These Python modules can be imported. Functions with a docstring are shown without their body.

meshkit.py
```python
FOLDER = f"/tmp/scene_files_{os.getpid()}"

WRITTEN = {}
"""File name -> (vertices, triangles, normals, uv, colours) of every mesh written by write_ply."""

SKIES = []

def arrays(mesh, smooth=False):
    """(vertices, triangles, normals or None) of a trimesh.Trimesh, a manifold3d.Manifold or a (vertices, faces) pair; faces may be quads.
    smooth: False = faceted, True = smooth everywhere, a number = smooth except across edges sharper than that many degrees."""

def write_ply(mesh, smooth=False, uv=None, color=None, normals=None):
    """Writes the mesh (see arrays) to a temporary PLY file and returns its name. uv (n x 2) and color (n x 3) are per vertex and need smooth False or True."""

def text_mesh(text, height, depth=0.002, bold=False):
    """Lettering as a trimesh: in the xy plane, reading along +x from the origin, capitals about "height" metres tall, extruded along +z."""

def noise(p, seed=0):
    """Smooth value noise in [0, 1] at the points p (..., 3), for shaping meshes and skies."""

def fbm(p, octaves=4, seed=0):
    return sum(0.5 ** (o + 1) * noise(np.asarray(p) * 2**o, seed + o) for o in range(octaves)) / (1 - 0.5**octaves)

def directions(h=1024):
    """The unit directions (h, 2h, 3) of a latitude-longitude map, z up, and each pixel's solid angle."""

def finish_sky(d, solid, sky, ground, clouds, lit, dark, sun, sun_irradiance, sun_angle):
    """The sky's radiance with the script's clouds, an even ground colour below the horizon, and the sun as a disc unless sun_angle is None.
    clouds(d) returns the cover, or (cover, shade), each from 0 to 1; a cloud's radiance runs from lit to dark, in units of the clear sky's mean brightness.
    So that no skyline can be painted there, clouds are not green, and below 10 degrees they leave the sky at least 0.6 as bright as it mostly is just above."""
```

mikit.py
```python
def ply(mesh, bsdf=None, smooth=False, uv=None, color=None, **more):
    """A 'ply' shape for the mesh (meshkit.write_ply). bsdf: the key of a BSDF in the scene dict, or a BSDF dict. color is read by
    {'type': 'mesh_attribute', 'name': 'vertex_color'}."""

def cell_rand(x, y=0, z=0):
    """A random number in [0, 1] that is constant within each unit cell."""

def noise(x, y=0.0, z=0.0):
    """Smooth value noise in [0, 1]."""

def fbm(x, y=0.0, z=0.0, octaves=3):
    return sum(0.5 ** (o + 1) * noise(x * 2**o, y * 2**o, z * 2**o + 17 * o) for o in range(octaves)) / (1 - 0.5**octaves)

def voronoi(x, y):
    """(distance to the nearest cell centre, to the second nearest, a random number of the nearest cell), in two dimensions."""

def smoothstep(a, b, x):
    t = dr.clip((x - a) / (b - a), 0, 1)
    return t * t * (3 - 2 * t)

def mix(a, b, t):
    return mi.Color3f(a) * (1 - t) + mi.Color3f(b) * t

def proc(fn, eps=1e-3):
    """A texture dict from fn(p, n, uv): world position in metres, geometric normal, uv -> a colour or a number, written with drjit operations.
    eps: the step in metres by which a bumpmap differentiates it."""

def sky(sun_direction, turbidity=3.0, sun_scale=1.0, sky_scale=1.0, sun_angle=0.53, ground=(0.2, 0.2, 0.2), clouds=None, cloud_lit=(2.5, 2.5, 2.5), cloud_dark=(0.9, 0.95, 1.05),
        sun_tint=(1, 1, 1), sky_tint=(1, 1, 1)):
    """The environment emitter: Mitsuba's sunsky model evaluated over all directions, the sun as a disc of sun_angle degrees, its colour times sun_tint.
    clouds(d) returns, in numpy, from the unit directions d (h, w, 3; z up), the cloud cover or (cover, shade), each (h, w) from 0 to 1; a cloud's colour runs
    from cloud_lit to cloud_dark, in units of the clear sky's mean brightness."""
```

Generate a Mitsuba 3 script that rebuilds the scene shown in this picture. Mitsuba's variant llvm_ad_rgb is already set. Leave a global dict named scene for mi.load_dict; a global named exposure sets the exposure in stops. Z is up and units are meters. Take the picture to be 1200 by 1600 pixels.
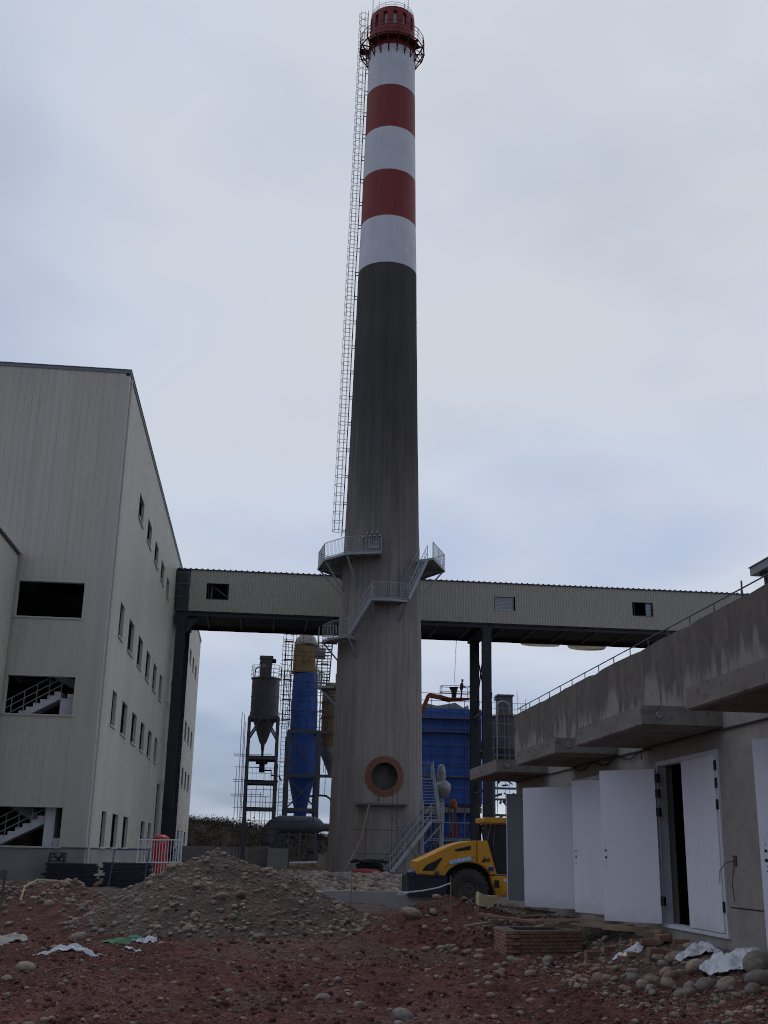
import math, random
import numpy as np, trimesh, shapely, drjit as dr, mitsuba as mi
from shapely.geometry import Polygon, box as sbox, Point
import manifold3d as m3
import mikit, meshkit
from mikit import proc, fbm, noise, smoothstep, mix, cell_rand, voronoi

T = mi.ScalarTransform4f
scene, labels = {}, {}
rng = np.random.default_rng(7)

# ================================================================ camera, sky, exposure
CAM_H = 1.7
def camera_axes(yaw, pitch, roll):
    y, p, r = np.radians([yaw, pitch, roll])
    f = np.array([np.sin(y) * np.cos(p), np.cos(y) * np.cos(p), np.sin(p)])
    r0 = np.array([np.cos(y), -np.sin(y), 0.0]); u0 = np.cross(r0, f)
    return f, -np.sin(r) * r0 + np.cos(r) * u0
_f, _u = camera_axes(5.9575, 16.993, 1.1694)
scene['camera'] = {'type': 'perspective', 'fov': math.degrees(2 * math.atan(600 / 1741.67)), 'fov_axis': 'x', 'near_clip': 0.1, 'far_clip': 9000.0,
                   'to_world': T().look_at(origin=[0, 0, CAM_H], target=[float(_f[0]), float(_f[1]), CAM_H + float(_f[2])], up=[float(v) for v in _u])}
SUN = np.array([0.10, 0.62, 0.78]); SUN /= np.linalg.norm(SUN)
def overcast(d):
    x, y, z = d[..., 0], d[..., 1], np.maximum(d[..., 2], 0.0)
    el = np.degrees(np.arcsin(np.clip(d[..., 2], -1, 1)))
    # a cloud deck seen in perspective: wisps get flatter towards the horizon
    k = 1.0 / (z + 0.16)
    p = np.stack([x * k * 0.9 + 0.25 * y * k + 3.1, y * k * 0.8 + 1.3, z * 1.2], -1)
    big = meshkit.fbm(p * 0.85, 4, 48)
    wisp = meshkit.fbm(np.stack([x * k * 1.2 + 5, y * k * 1.0 - 0.5 * x * k, z * 2], -1) * 2.2, 5, 9)
    toward = d @ SUN
    band = 0.34 + 1.15 * (big - 0.5) * 1.35 + 0.34 * (wisp - 0.5)          # where the deck thins and blue shows through
    s = 0.04 + 3.4 * np.clip(big - 0.46, 0, 0.22) + 0.5 * np.clip(wisp - 0.5, -0.2, 0.3) + 0.46 * np.clip(0.74 - toward, 0, 1.2) ** 1.2 + 0.25 * (wisp - 0.5)
    return 1 - np.clip(band, 0, 0.45) * 0.6 * (0.45 + 0.55 * np.clip((el - 2) / 14, 0, 1)), np.clip(s, 0, 1)
exposure = 2.05
scene['sky'] = mikit.sky(SUN.tolist(), turbidity=3, sun_scale=0.06, sun_angle=14, clouds=overcast, cloud_lit=(1.65, 1.73, 1.89), cloud_dark=(0.62, 0.72, 0.93), sky_tint=(0.90, 1.0, 1.16), ground=(0.13, 0.10, 0.09))

# ================================================================ materials
def bs(name, color, rough=0.6, metal=0.0, spec=0.35, bump=None, bscale=0.01, **kw):
    c = {'type': 'rgb', 'value': list(color)} if isinstance(color, (tuple, list)) else proc(color)
    b = {'type': 'principled', 'base_color': c, 'roughness': rough, 'metallic': metal, 'specular': spec, **kw}
    if bump is not None:
        b = {'type': 'bumpmap', 'arbitrary': proc(bump, 4e-3), 'scale': bscale, 'bsdf': b}
    scene[name] = {'type': 'twosided', 'bsdf': b}
    return name
def c_soil(p, n, uv):
    a = fbm(p.x * 0.35, p.y * 0.35, 0, 3); b = fbm(p.x * 3.1, p.y * 3.1, p.z * 3, 3); c = noise(p.x * 26, p.y * 26, p.z * 26)
    red = mix((0.082, 0.033, 0.027), (0.138, 0.064, 0.051), b)
    grey = mix((0.085, 0.068, 0.058), (0.15, 0.126, 0.108), b)
    g = smoothstep(0.50, 0.66, a + 0.25 * (b - 0.5)) * 0.38
    g = dr.maximum(g, smoothstep(30, 40, p.y) * 0.8)
    g = dr.maximum(g, smoothstep(4.9, 6.4, p.x) * smoothstep(13.5, 16.5, p.y) * 0.85)
    big = fbm(p.x * 0.6 + 4, p.y * 0.45, 2, 4)
    return mix(red, grey, g) * (0.70 + 0.55 * c) * (0.62 + 0.80 * big)
bs('m_soil', c_soil, 0.95, spec=0.15, bump=lambda p, n, uv: fbm(p.x * 14, p.y * 14, p.z * 14, 3), bscale=0.09)
def c_heap(p, n, uv):
    b = fbm(p.x * 2.2, p.y * 2.2, p.z * 2.2, 3); c = noise(p.x * 30, p.y * 30, p.z * 30)
    col = mix((0.078, 0.055, 0.045), (0.152, 0.116, 0.095), b)
    col = mix(col, (0.115, 0.056, 0.047), smoothstep(-2.6, -3.9, p.x + 0.8 * (b - 0.5)) * 0.9)
    col = mix(col, (0.112, 0.054, 0.045), smoothstep(1.6, 3.0, p.x + 1.2 * (b - 0.5)) * 0.85)
    return col * (0.7 + 0.6 * c)
bs('m_heap', c_heap, 0.95, spec=0.15, bump=lambda p, n, uv: fbm(p.x * 16, p.y * 16, p.z * 16, 3), bscale=0.06)
def c_stone(p, n, uv):
    a = noise(p.x * 2.3 + 9, p.y * 2.3, p.z * 2.3); b = noise(p.x * 3.9, p.y * 3.9 + 5, p.z * 3.9); c = fbm(p.x * 24, p.y * 24, p.z * 24, 2)
    col = mix((0.285, 0.222, 0.168), (0.205, 0.182, 0.156), smoothstep(0.35, 0.65, a))
    col = mix(col, (0.205, 0.125, 0.10), smoothstep(0.58, 0.8, b))
    return col * (0.55 + 0.7 * c + 0.35 * smoothstep(0.6, 0.9, noise(p.x * 5 + 3, p.y * 5, p.z * 5)))
bs('m_stone', c_stone, 0.8, spec=0.3)
bs('m_clod', lambda p, n, uv: mix((0.070, 0.029, 0.024), (0.130, 0.060, 0.047), fbm(p.x * 4, p.y * 4, p.z * 9, 3)) * (0.7 + 0.6 * noise(p.x * 40, p.y * 40, p.z * 40)), 0.95, spec=0.15)
def c_chim(p, n, uv):
    th = dr.atan2(p.x - 8.02, 78.0 - p.y)
    st = fbm(th * 14, 0, p.z * 0.10, 3); fine = fbm(th * 55, 0, p.z * 0.5, 2); blot = fbm(th * 3.0, 2.0, p.z * 0.35, 3)
    lift = dr.abs(p.z / 1.25 - dr.floor(p.z / 1.25) - 0.5)
    col = mix((0.245, 0.220, 0.20), (0.075, 0.069, 0.066), smoothstep(14, 34, p.z + 9 * (blot - 0.5)))
    return col * (0.44 + 0.62 * st + 0.34 * fine + 0.26 * blot) * (1 - 0.06 * smoothstep(0.44, 0.49, lift))
bs('m_chimney', c_chim, 0.9, spec=0.2)
def c_white(p, n, uv):
    th = dr.atan2(p.x - 8.02, 78.0 - p.y)
    return mix((0.60, 0.61, 0.64), (0.70, 0.71, 0.74), fbm(th * 9, 0, p.z * 0.25, 3)) * (0.92 + 0.12 * noise(th * 2, 1, p.z * 0.9))
bs('m_band_white', c_white, 0.6)
def c_redb(p, n, uv):
    th = dr.atan2(p.x - 8.02, 78.0 - p.y)
    return mix((0.20, 0.022, 0.020), (0.25, 0.036, 0.030), fbm(th * 8, 0, p.z * 0.3, 3))
bs('m_band_red', c_redb, 0.55)
bs('m_red_oxide', (0.115, 0.022, 0.020), 0.6)
def c_wall(p, n, uv):
    # cast concrete with rain stains that run down from the parapet's top edge
    q = p.x + p.y
    b = fbm(q * 0.9, p.z * 0.9, p.x, 3); f = fbm(q * 7, p.z * 7, p.x * 3, 3)
    run = 0.30 + 1.5 * dr.maximum(0.0, fbm(q * 1.3, 0.0, 0.3, 3) - 0.28) + 0.50 * smoothstep(0.35, 0.9, noise(q * 6, 0.5, 0.0)) + 0.2 * noise(q * 15, 0.7, 0.0)
    wet = smoothstep(5.05 - run, 5.42 - run, p.z) * smoothstep(3.7, 3.8, p.z)
    col = mix((0.22, 0.200, 0.176), (0.32, 0.295, 0.265), b) * (0.82 + 0.36 * f)
    return mix(col, mi.Color3f(0.125, 0.108, 0.095) * (0.72 + 0.56 * f) * (0.8 + 0.4 * noise(q * 8, p.z * 0.6, 0.0)), wet * 0.85)
bs('m_concrete', c_wall, 0.9, spec=0.2, bump=lambda p, n, uv: fbm((p.x + p.y) * 9, p.z * 9, p.x * 9, 3), bscale=0.006)
def c_canopy(p, n, uv):
    b = fbm(p.x * 1.5, p.y * 1.5, p.z * 5, 4); plank = cell_rand(dr.floor(p.x * 7), 1, 2)
    col = mix((0.15, 0.133, 0.118), (0.25, 0.225, 0.20), b) * (0.88 + 0.18 * plank)
    return col * (1 - 0.28 * smoothstep(0.6, 0.9, noise(p.x * 11, p.y * 11, p.z * 11)))
bs('m_canopy', c_canopy, 0.9, spec=0.2)
def c_plinth(p, n, uv):
    b = fbm(p.x * 0.8 + p.y * 0.3, p.z * 1.3, p.y * 0.5, 4)
    return mix((0.20, 0.193, 0.184), (0.37, 0.355, 0.33), b)
bs('m_plinth', c_plinth, 0.9, spec=0.2)
def c_clad(p, n, uv):
    q = p.x + p.y
    return mix((0.485, 0.452, 0.38), (0.555, 0.52, 0.44), fbm(q * 0.22, p.z * 0.12, 0, 3)) * (0.90 + 0.14 * fbm(q * 5, p.z * 0.25, 0, 2)) * (0.95 + 0.07 * cell_rand(dr.floor(q), 3, 4))
bs('m_clad', c_clad, 0.55, spec=0.4)
bs('m_clad_trim', (0.50, 0.495, 0.45), 0.5)
bs('m_gallery', (0.43, 0.40, 0.325), 0.55)
bs('m_roof_trim', (0.19, 0.21, 0.235), 0.5)
bs('m_dark_trim', (0.055, 0.065, 0.078), 0.5)
bs('m_black_steel', lambda p, n, uv: mix((0.026, 0.027, 0.033), (0.042, 0.042, 0.048), fbm(p.x * 2 + p.y * 2, p.z * 0.8, 0, 3)), 0.6)
bs('m_grey_steel', (0.11, 0.12, 0.138), 0.55)
bs('m_silo', lambda p, n, uv: mix((0.098, 0.101, 0.12), (0.14, 0.142, 0.162), fbm(p.x * 1.3, p.y * 1.3, p.z * 0.7, 3)), 0.5)
bs('m_galv', (0.30, 0.315, 0.335), 0.5, metal=0.35)
bs('m_rail', (0.34, 0.355, 0.38), 0.5, metal=0.2)
bs('m_scaffold', (0.095, 0.085, 0.08), 0.6, metal=0.3)
bs('m_blue', lambda p, n, uv: mix((0.036, 0.105, 0.40), (0.058, 0.15, 0.52), fbm(p.x * 1.2, p.z * 0.9, p.y, 3)) * (0.85 + 0.25 * noise(p.x * 7, p.z * 0.8, p.y)), 0.55)
bs('m_yellow_wool', lambda p, n, uv: mix((0.22, 0.145, 0.06), (0.36, 0.25, 0.115), fbm(p.x * 2.2, p.z * 1.6, p.y, 4)), 0.9)
bs('m_pale_sheet', (0.34, 0.32, 0.27), 0.7)
scene['m_thin_sheet'] = {'type': 'principledthin', 'base_color': {'type': 'rgb', 'value': [0.42, 0.39, 0.30]}, 'roughness': 0.7, 'diff_trans': 1.1}
bs('m_insulated', lambda p, n, uv: mix((0.20, 0.205, 0.21), (0.40, 0.41, 0.42), fbm(p.x * 3, p.z * 3, p.y * 3, 3)), 0.45, metal=0.4)
bs('m_orange', (0.26, 0.058, 0.02), 0.5)
bs('m_door', lambda p, n, uv: mix((0.66, 0.66, 0.715), (0.73, 0.73, 0.78), fbm(p.y * 0.9, p.z * 0.5, p.x, 3)) * (1 - 0.16 * smoothstep(0.95, 0.68, p.z + 0.35 * (fbm(p.y * 9, p.z * 9, p.x * 9, 3) - 0.5))) * (0.94 + 0.08 * fbm((p.x + p.y) * 14, p.z * 0.9, 0, 3)), 0.45, spec=0.4)
bs('m_door_grey', (0.13, 0.13, 0.14), 0.5)
bs('m_frame', (0.56, 0.56, 0.60), 0.5)
bs('m_black', (0.012, 0.012, 0.013), 0.6)
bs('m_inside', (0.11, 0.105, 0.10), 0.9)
bs('m_stair_white', (0.62, 0.62, 0.63), 0.7)
bs('m_brick', lambda p, n, uv: mix((0.19, 0.098, 0.066), (0.285, 0.165, 0.115), cell_rand(dr.floor(p.x * 6), dr.floor(p.y * 6), dr.floor(p.z * 15))) * (0.75 + 0.5 * fbm(p.x * 20, p.y * 20, p.z * 20, 2)), 0.9)
bs('m_flue_brick', lambda p, n, uv: mix((0.27, 0.125, 0.08), (0.20, 0.085, 0.06), noise(p.x * 9, p.z * 9, 1)), 0.9)
bs('m_flue_plug', lambda p, n, uv: mix((0.05, 0.045, 0.043), (0.115, 0.105, 0.098), fbm(p.x * 3, p.z * 3, 2, 3)), 0.95)
bs('m_mortar', (0.085, 0.076, 0.068), 0.95)
bs('m_wood', lambda p, n, uv: mix((0.19, 0.125, 0.078), (0.32, 0.23, 0.15), fbm(p.x * 5, p.y * 5, p.z * 22, 3)), 0.85)
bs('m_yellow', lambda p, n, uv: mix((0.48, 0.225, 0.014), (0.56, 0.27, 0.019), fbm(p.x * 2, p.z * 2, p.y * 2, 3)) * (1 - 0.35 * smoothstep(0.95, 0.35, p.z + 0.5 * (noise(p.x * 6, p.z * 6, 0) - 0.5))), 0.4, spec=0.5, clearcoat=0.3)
bs('m_rubber', lambda p, n, uv: mix((0.022, 0.020, 0.019), (0.060, 0.046, 0.038), fbm(p.x * 6, p.z * 6, p.y * 6, 3)), 0.85)
bs('m_rim', (0.075, 0.062, 0.055), 0.6)
scene['m_glass'] = {'type': 'thindielectric', 'int_ior': 1.5}
bs('m_dark_glass', (0.018, 0.021, 0.028), 0.12, spec=0.6)
bs('m_light_blue', (0.20, 0.42, 0.62), 0.5)
bs('m_white', (0.72, 0.73, 0.76), 0.5)
bs('m_deep_blue', (0.02, 0.045, 0.20), 0.5)
bs('m_red_plastic', (0.42, 0.028, 0.030), 0.45)
bs('m_red_cloth', (0.24, 0.035, 0.035), 0.8)
bs('m_plastic_sheet', (0.55, 0.56, 0.58), 0.4)
bs('m_green_net', (0.05, 0.17, 0.10), 0.7)
bs('m_foam', (0.52, 0.42, 0.25), 0.9)
bs('m_navy', (0.020, 0.024, 0.036), 0.5)
bs('m_blue_steel', (0.06, 0.09, 0.16), 0.5)
bs('m_scrub', lambda p, n, uv: mix((0.040, 0.034, 0.024), (0.095, 0.078, 0.054), noise(p.x * 0.9, p.y * 0.9, p.z * 1.4)), 0.95, spec=0.1)
bs('m_hill', (0.045, 0.036, 0.027), 0.95, spec=0.1)
bs('m_skin', (0.28, 0.17, 0.12), 0.6)
bs('m_dark_cloth', (0.035, 0.035, 0.042), 0.85)

# ================================================================ mesh helpers
class MB:
    """Collects pieces of one mesh."""
    def __init__(s): s.v, s.f, s.n = [], [], 0
    def add(s, v, f):
        v = np.asarray(v, float); f = np.asarray(f, int)
        if f.shape[1] == 4: f = np.vstack([f[:, [0, 1, 2]], f[:, [0, 2, 3]]])
        s.v.append(v); s.f.append(f + s.n); s.n += len(v); return s
    def tm(s, m): return s.add(m.vertices, m.faces)
    def box(s, lo, hi, rz=0.0, c=None):
        lo, hi = np.minimum(lo, hi), np.maximum(lo, hi)
        v = np.array([[x, y, z] for x in (lo[0], hi[0]) for y in (lo[1], hi[1]) for z in (lo[2], hi[2])], float)
        if rz:
            c = np.array(c if c is not None else (np.asarray(lo) + hi) / 2); a = math.cos(rz), math.sin(rz); d = v - c
            v = np.stack([d[:, 0] * a[0] - d[:, 1] * a[1], d[:, 0] * a[1] + d[:, 1] * a[0], d[:, 2]], 1) + c
        return s.add(v, BOXF)
    def bar(s, p, q, w, h=None, up=(0, 0, 1)):
        """A square beam from p to q, w across and h in the plane of up."""
        p, q = np.asarray(p, float), np.asarray(q, float); h = w if h is None else h
        d = q - p; d = d / np.linalg.norm(d); up = np.asarray(up, float)
        if abs(d @ up) > 0.98: up = np.array([0, 1.0, 0]) if abs(d[1]) < 0.9 else np.array([1.0, 0, 0])
        a = np.cross(d, up); a /= np.linalg.norm(a); b = np.cross(a, d)
        v = [e + a * (i * w / 2) + b * (j * h / 2) for e in (p, q) for i in (-1, 1) for j in (-1, 1)]
        return s.add(v, BOXF)
    def hbeam(s, p, q, w, h, t=0.03, up=(0, 0, 1)):
        p, q = np.asarray(p, float), np.asarray(q, float); d = q - p; d /= np.linalg.norm(d); up = np.asarray(up, float)
        if abs(d @ up) > 0.98: up = np.array([0, 1.0, 0])
        a = np.cross(d, up); a /= np.linalg.norm(a); b = np.cross(a, d)
        for k in (-1, 1): s.bar(p + b * k * (h - t) / 2, q + b * k * (h - t) / 2, w, t, up)
        return s.bar(p, q, t, h - 2 * t, up)
    def tube(s, pts, r, k=6, close=False):
        p = np.asarray(pts, float); n = len(p); r = np.broadcast_to(r, (n,))
        if close: t = np.roll(p, -1, 0) - np.roll(p, 1, 0)
        else: t = np.gradient(p, axis=0)
        t /= np.linalg.norm(t, axis=1, keepdims=True) + 1e-12
        ref = np.array([0, 0, 1.0]) if abs(t[:, 2]).mean() < 0.8 else np.array([1.0, 0, 0])
        a = np.cross(t, ref); a /= np.linalg.norm(a, axis=1, keepdims=True) + 1e-12; b = np.cross(t, a)
        g = np.arange(k) * 2 * np.pi / k
        v = p[:, None] + r[:, None, None] * (np.cos(g)[None, :, None] * a[:, None] + np.sin(g)[None, :, None] * b[:, None])
        F = []
        for i in range(n if close else n - 1):
            i2 = (i + 1) % n
            for j in range(k): F.append([i * k + j, i * k + (j + 1) % k, i2 * k + (j + 1) % k, i2 * k + j])
        s.add(v.reshape(-1, 3), F)
        if not close:
            for e in (0, n - 1): s.add(v[e], [[0, j, j + 1] for j in range(1, k - 1)])
        return s
    def lathe(s, prof, c=(0, 0), k=48, a0=0.0, a1=2 * np.pi):
        """prof: (radius, z) from bottom to top about the vertical axis at c; angles from -y towards +x."""
        full = abs(a1 - a0 - 2 * np.pi) < 1e-6; m = k if full else k + 1
        g = a0 + (a1 - a0) * np.arange(m) / k; pr = np.asarray(prof, float)
        v = np.stack([c[0] + pr[:, None, 0] * np.sin(g), c[1] - pr[:, None, 0] * np.cos(g), np.repeat(pr[:, 1:2], m, 1)], -1)
        F = []
        for i in range(len(pr) - 1):
            for j in range(k):
                j2 = (j + 1) % m; F.append([i * m + j, i * m + j2, (i + 1) * m + j2, (i + 1) * m + j])
        return s.add(v.reshape(-1, 3), F)
    def prism(s, poly, axis, a0, a1):
        """A shapely polygon (or points) extruded along an axis: y: (x, z), x: (y, z), z: (x, y)."""
        if not hasattr(poly, 'geom_type'): poly = Polygon(poly)
        for g in getattr(poly, 'geoms', [poly]):
            if g.is_empty or g.area < 1e-6: continue
            m = trimesh.creation.extrude_polygon(g, abs(a1 - a0), engine='earcut'); v = np.array(m.vertices); a = min(a0, a1); f = np.array(m.faces)
            if axis == 'z': v = v + [0, 0, a]
            elif axis == 'y': v = np.stack([v[:, 0], v[:, 2] + a, v[:, 1]], 1); f = f[:, ::-1]
            else: v = np.stack([v[:, 2] + a, v[:, 0], v[:, 1]], 1)
            s.add(v, f)
        return s
    def move(s, M):
        M = np.asarray(M, float); s.v = [v @ M[:3, :3].T + M[:3, 3] for v in s.v]; return s
    def mesh(s): return np.vstack(s.v), np.vstack(s.f)
BOXF = [[0, 1, 3, 2], [4, 6, 7, 5], [0, 4, 5, 1], [2, 3, 7, 6], [0, 2, 6, 4], [1, 5, 7, 3]]
def rot(axis, deg, at=(0, 0, 0)):
    M = trimesh.transformations.rotation_matrix(math.radians(deg), axis, at); return M
counts = {}
def numbered(key):
    k = counts.get(key, 0); counts[key] = k + 1
    return key if k == 0 else f'{key}_{k:03d}'
def put(key, mesh, mat, smooth=False, label=None, kind=None):
    """One entry of the scene: a part is keyed holder__part and numbered when it repeats."""
    key = numbered(key)
    if isinstance(mesh, dict): scene[key] = {**mesh}
    else: scene[key] = mikit.ply(mesh.mesh() if isinstance(mesh, MB) else mesh, mat, smooth)
    if label or kind: labels[key] = {**({'label': label} if label else {}), **({'kind': kind} if kind else {})}
    return key
def thing(name, label, cat, group=None):
    key = numbered(name); labels[key] = {'label': label, 'category': cat}
    if group: labels[key]['group'] = group
    return key
def single(name, label, cat, mesh, mat, smooth=False, group=None, to_world=None):
    key = thing(name, label, cat, group)
    scene[key] = dict(mesh) if isinstance(mesh, dict) else mikit.ply(mesh.mesh() if isinstance(mesh, MB) else mesh, mat, smooth)
    if to_world is not None: scene[key]['to_world'] = to_world
    return key
def rock(seed, sub=2, amp=0.28, freq=1.3, flat=(1, 1, 1)):
    m = trimesh.creation.icosphere(subdivisions=sub); v = np.array(m.vertices)
    d = 1 + amp * 2 * (meshkit.fbm(v * freq + seed * 7.3 + 20, 3, seed) - 0.5)
    return v * d[:, None] * np.asarray(flat), np.array(m.faces)
# ---------------------------------------------------------------- terrain heights
def sst(a, b, x):
    t = np.clip((x - a) / (b - a), 0, 1)
    return t * t * (3 - 2 * t)
def ground_base(x, y):
    """Level of the churned site ground in metres, without its clods."""
    x, y = np.asarray(x, float), np.asarray(y, float)
    bank = 0.46 * sst(4.9, 6.6, x) * sst(10.5, 14.0, y) * (1 - sst(29, 33, y))
    pit = -0.16 * sst(4.2, 5.2, x) * sst(33, 38, y) * (1 - sst(46, 54, y))
    bank = bank * (1 - 0.8 * np.exp(-(((x - 5.3) / 1.1) ** 4 + ((y - 21.0) / 1.6) ** 4)))
    far = 0.42 * sst(50, 68, y)
    left = 0.10 * sst(40, 50, y) * (1 - sst(-6, -3, x))
    roll = 0.10 * (meshkit.fbm(np.stack([x * 0.22, y * 0.22, x * 0], -1), 3, 5) - 0.5)
    return bank + pit + far + left + roll
RIDGES = {
    'gravel': ([(-3.3, 26, .25), (-2.8, 26, .6), (-2.25, 26, 1.0), (-1.7, 26, 1.32), (-.8, 26, 1.62), (0.0, 26, 1.38), (.88, 26.2, 1.05), (1.6, 26.6, .72), (2.3, 27.2, .42), (2.9, 28, .2)], .58),
    'red': ([(-9, 27.5, .5), (-6.8, 27.2, .72), (-5.7, 27, .82), (-4.8, 27, .97), (-4.1, 27, .92), (-3.5, 27, .6)], .45),
    'mound': ([(2.7, 23.4, .35), (3.3, 23.8, .66), (4.0, 24.2, .86), (4.55, 24.4, .76), (5.1, 24.8, .45)], .5),
}
def heap(name, x, y):
    x, y = np.asarray(x, float), np.asarray(y, float)
    pts, slope = RIDGES[name]
    h = np.full(np.broadcast(x, y).shape, -9.0)
    for a, b in zip(pts[:-1], pts[1:]):
        for t in np.linspace(0, 1, 7):
            px, py, pz = (a[i] + (b[i] - a[i]) * t for i in range(3))
            d = np.sqrt((x - px) ** 2 + (y - py) ** 2 + 0.03)
            h = np.maximum(h, pz + 0.1 - slope * d)
    n = meshkit.fbm(np.stack([x * 1.1, y * 1.1, x * 0 + 3], -1), 4, 11) - 0.5
    return h + 0.42 * n
def surf(x, y):
    s = ground_base(x, y)
    for k in RIDGES:
        s = np.maximum(s, heap(k, x, y))
    return s
# ---------------------------------------------------------------- end of terrain heights

# ================================================================ the ground
def grid_mesh(xs, ys, zf):
    Xg, Yg = np.meshgrid(xs, ys); Z = zf(Xg, Yg)
    v = np.stack([Xg, Yg, Z], -1).reshape(-1, 3); w = len(xs)
    i = (np.arange(len(ys) - 1)[:, None] * w + np.arange(w - 1)[None]).reshape(-1, 1)
    return v, np.hstack([i, i + 1, i + w + 1, i + w])
def ground_z(x, y):
    z = ground_base(x, y)
    near = (1 - sst(44, 60, y)) * sst(-14, -9, x) * (1 - sst(9, 13, x)) * sst(2, 8, y)
    q = np.stack([x, y, x * 0], -1)
    lump = meshkit.fbm(q * 1.7, 4, 2) - 0.5; clod = np.abs(meshkit.fbm(q * 4.2, 4, 4) - 0.5) * 2; fine = meshkit.noise(q * 11, 6) - 0.5
    bil = np.abs(meshkit.fbm(q * 7.5, 3, 14) - 0.5) * 2
    z = z + near * (0.20 * lump + 0.085 * (clod - 0.25) + 0.055 * fine + 0.07 * (bil - 0.25) * meshkit.noise(q * 0.8, 15))
    # wheel ruts left in the red earth
    for c, s in ((1.9, 0.14), (3.5, 0.10)):
        z = z - near * 0.07 * np.exp(-((x - c - s * (y - 14) - 0.25 * np.sin(y * 0.35)) / 0.22) ** 2) * (1 - sst(20, 24, y))
    return z
def spaced(a, b, d0, d1):
    o = [a]
    while o[-1] < b: o.append(o[-1] + d0 + (d1 - d0) * (o[-1] - a) / (b - a))
    return o
ys = [-400, -150, -60, -25, -8, 0, 5] + spaced(8.5, 46, 0.042, 0.17) + [48, 50, 53, 57, 62, 68, 75, 85, 100, 120, 150, 220, 400, 900, 2500, 7000]
xs = [-5000, -1500, -500, -200, -90, -50, -30, -20, -15, -12] + list(np.arange(-10, 10.6, 0.062)) + [11, 13, 16, 20, 26, 35, 50, 90, 200, 500, 1500, 5000]
scene['ground'] = mikit.ply(grid_mesh(np.array(xs), np.array(ys), ground_z), 'm_soil', True); labels['ground'] = {'kind': 'structure', 'label': 'churned red earth of the building site'}
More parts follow.
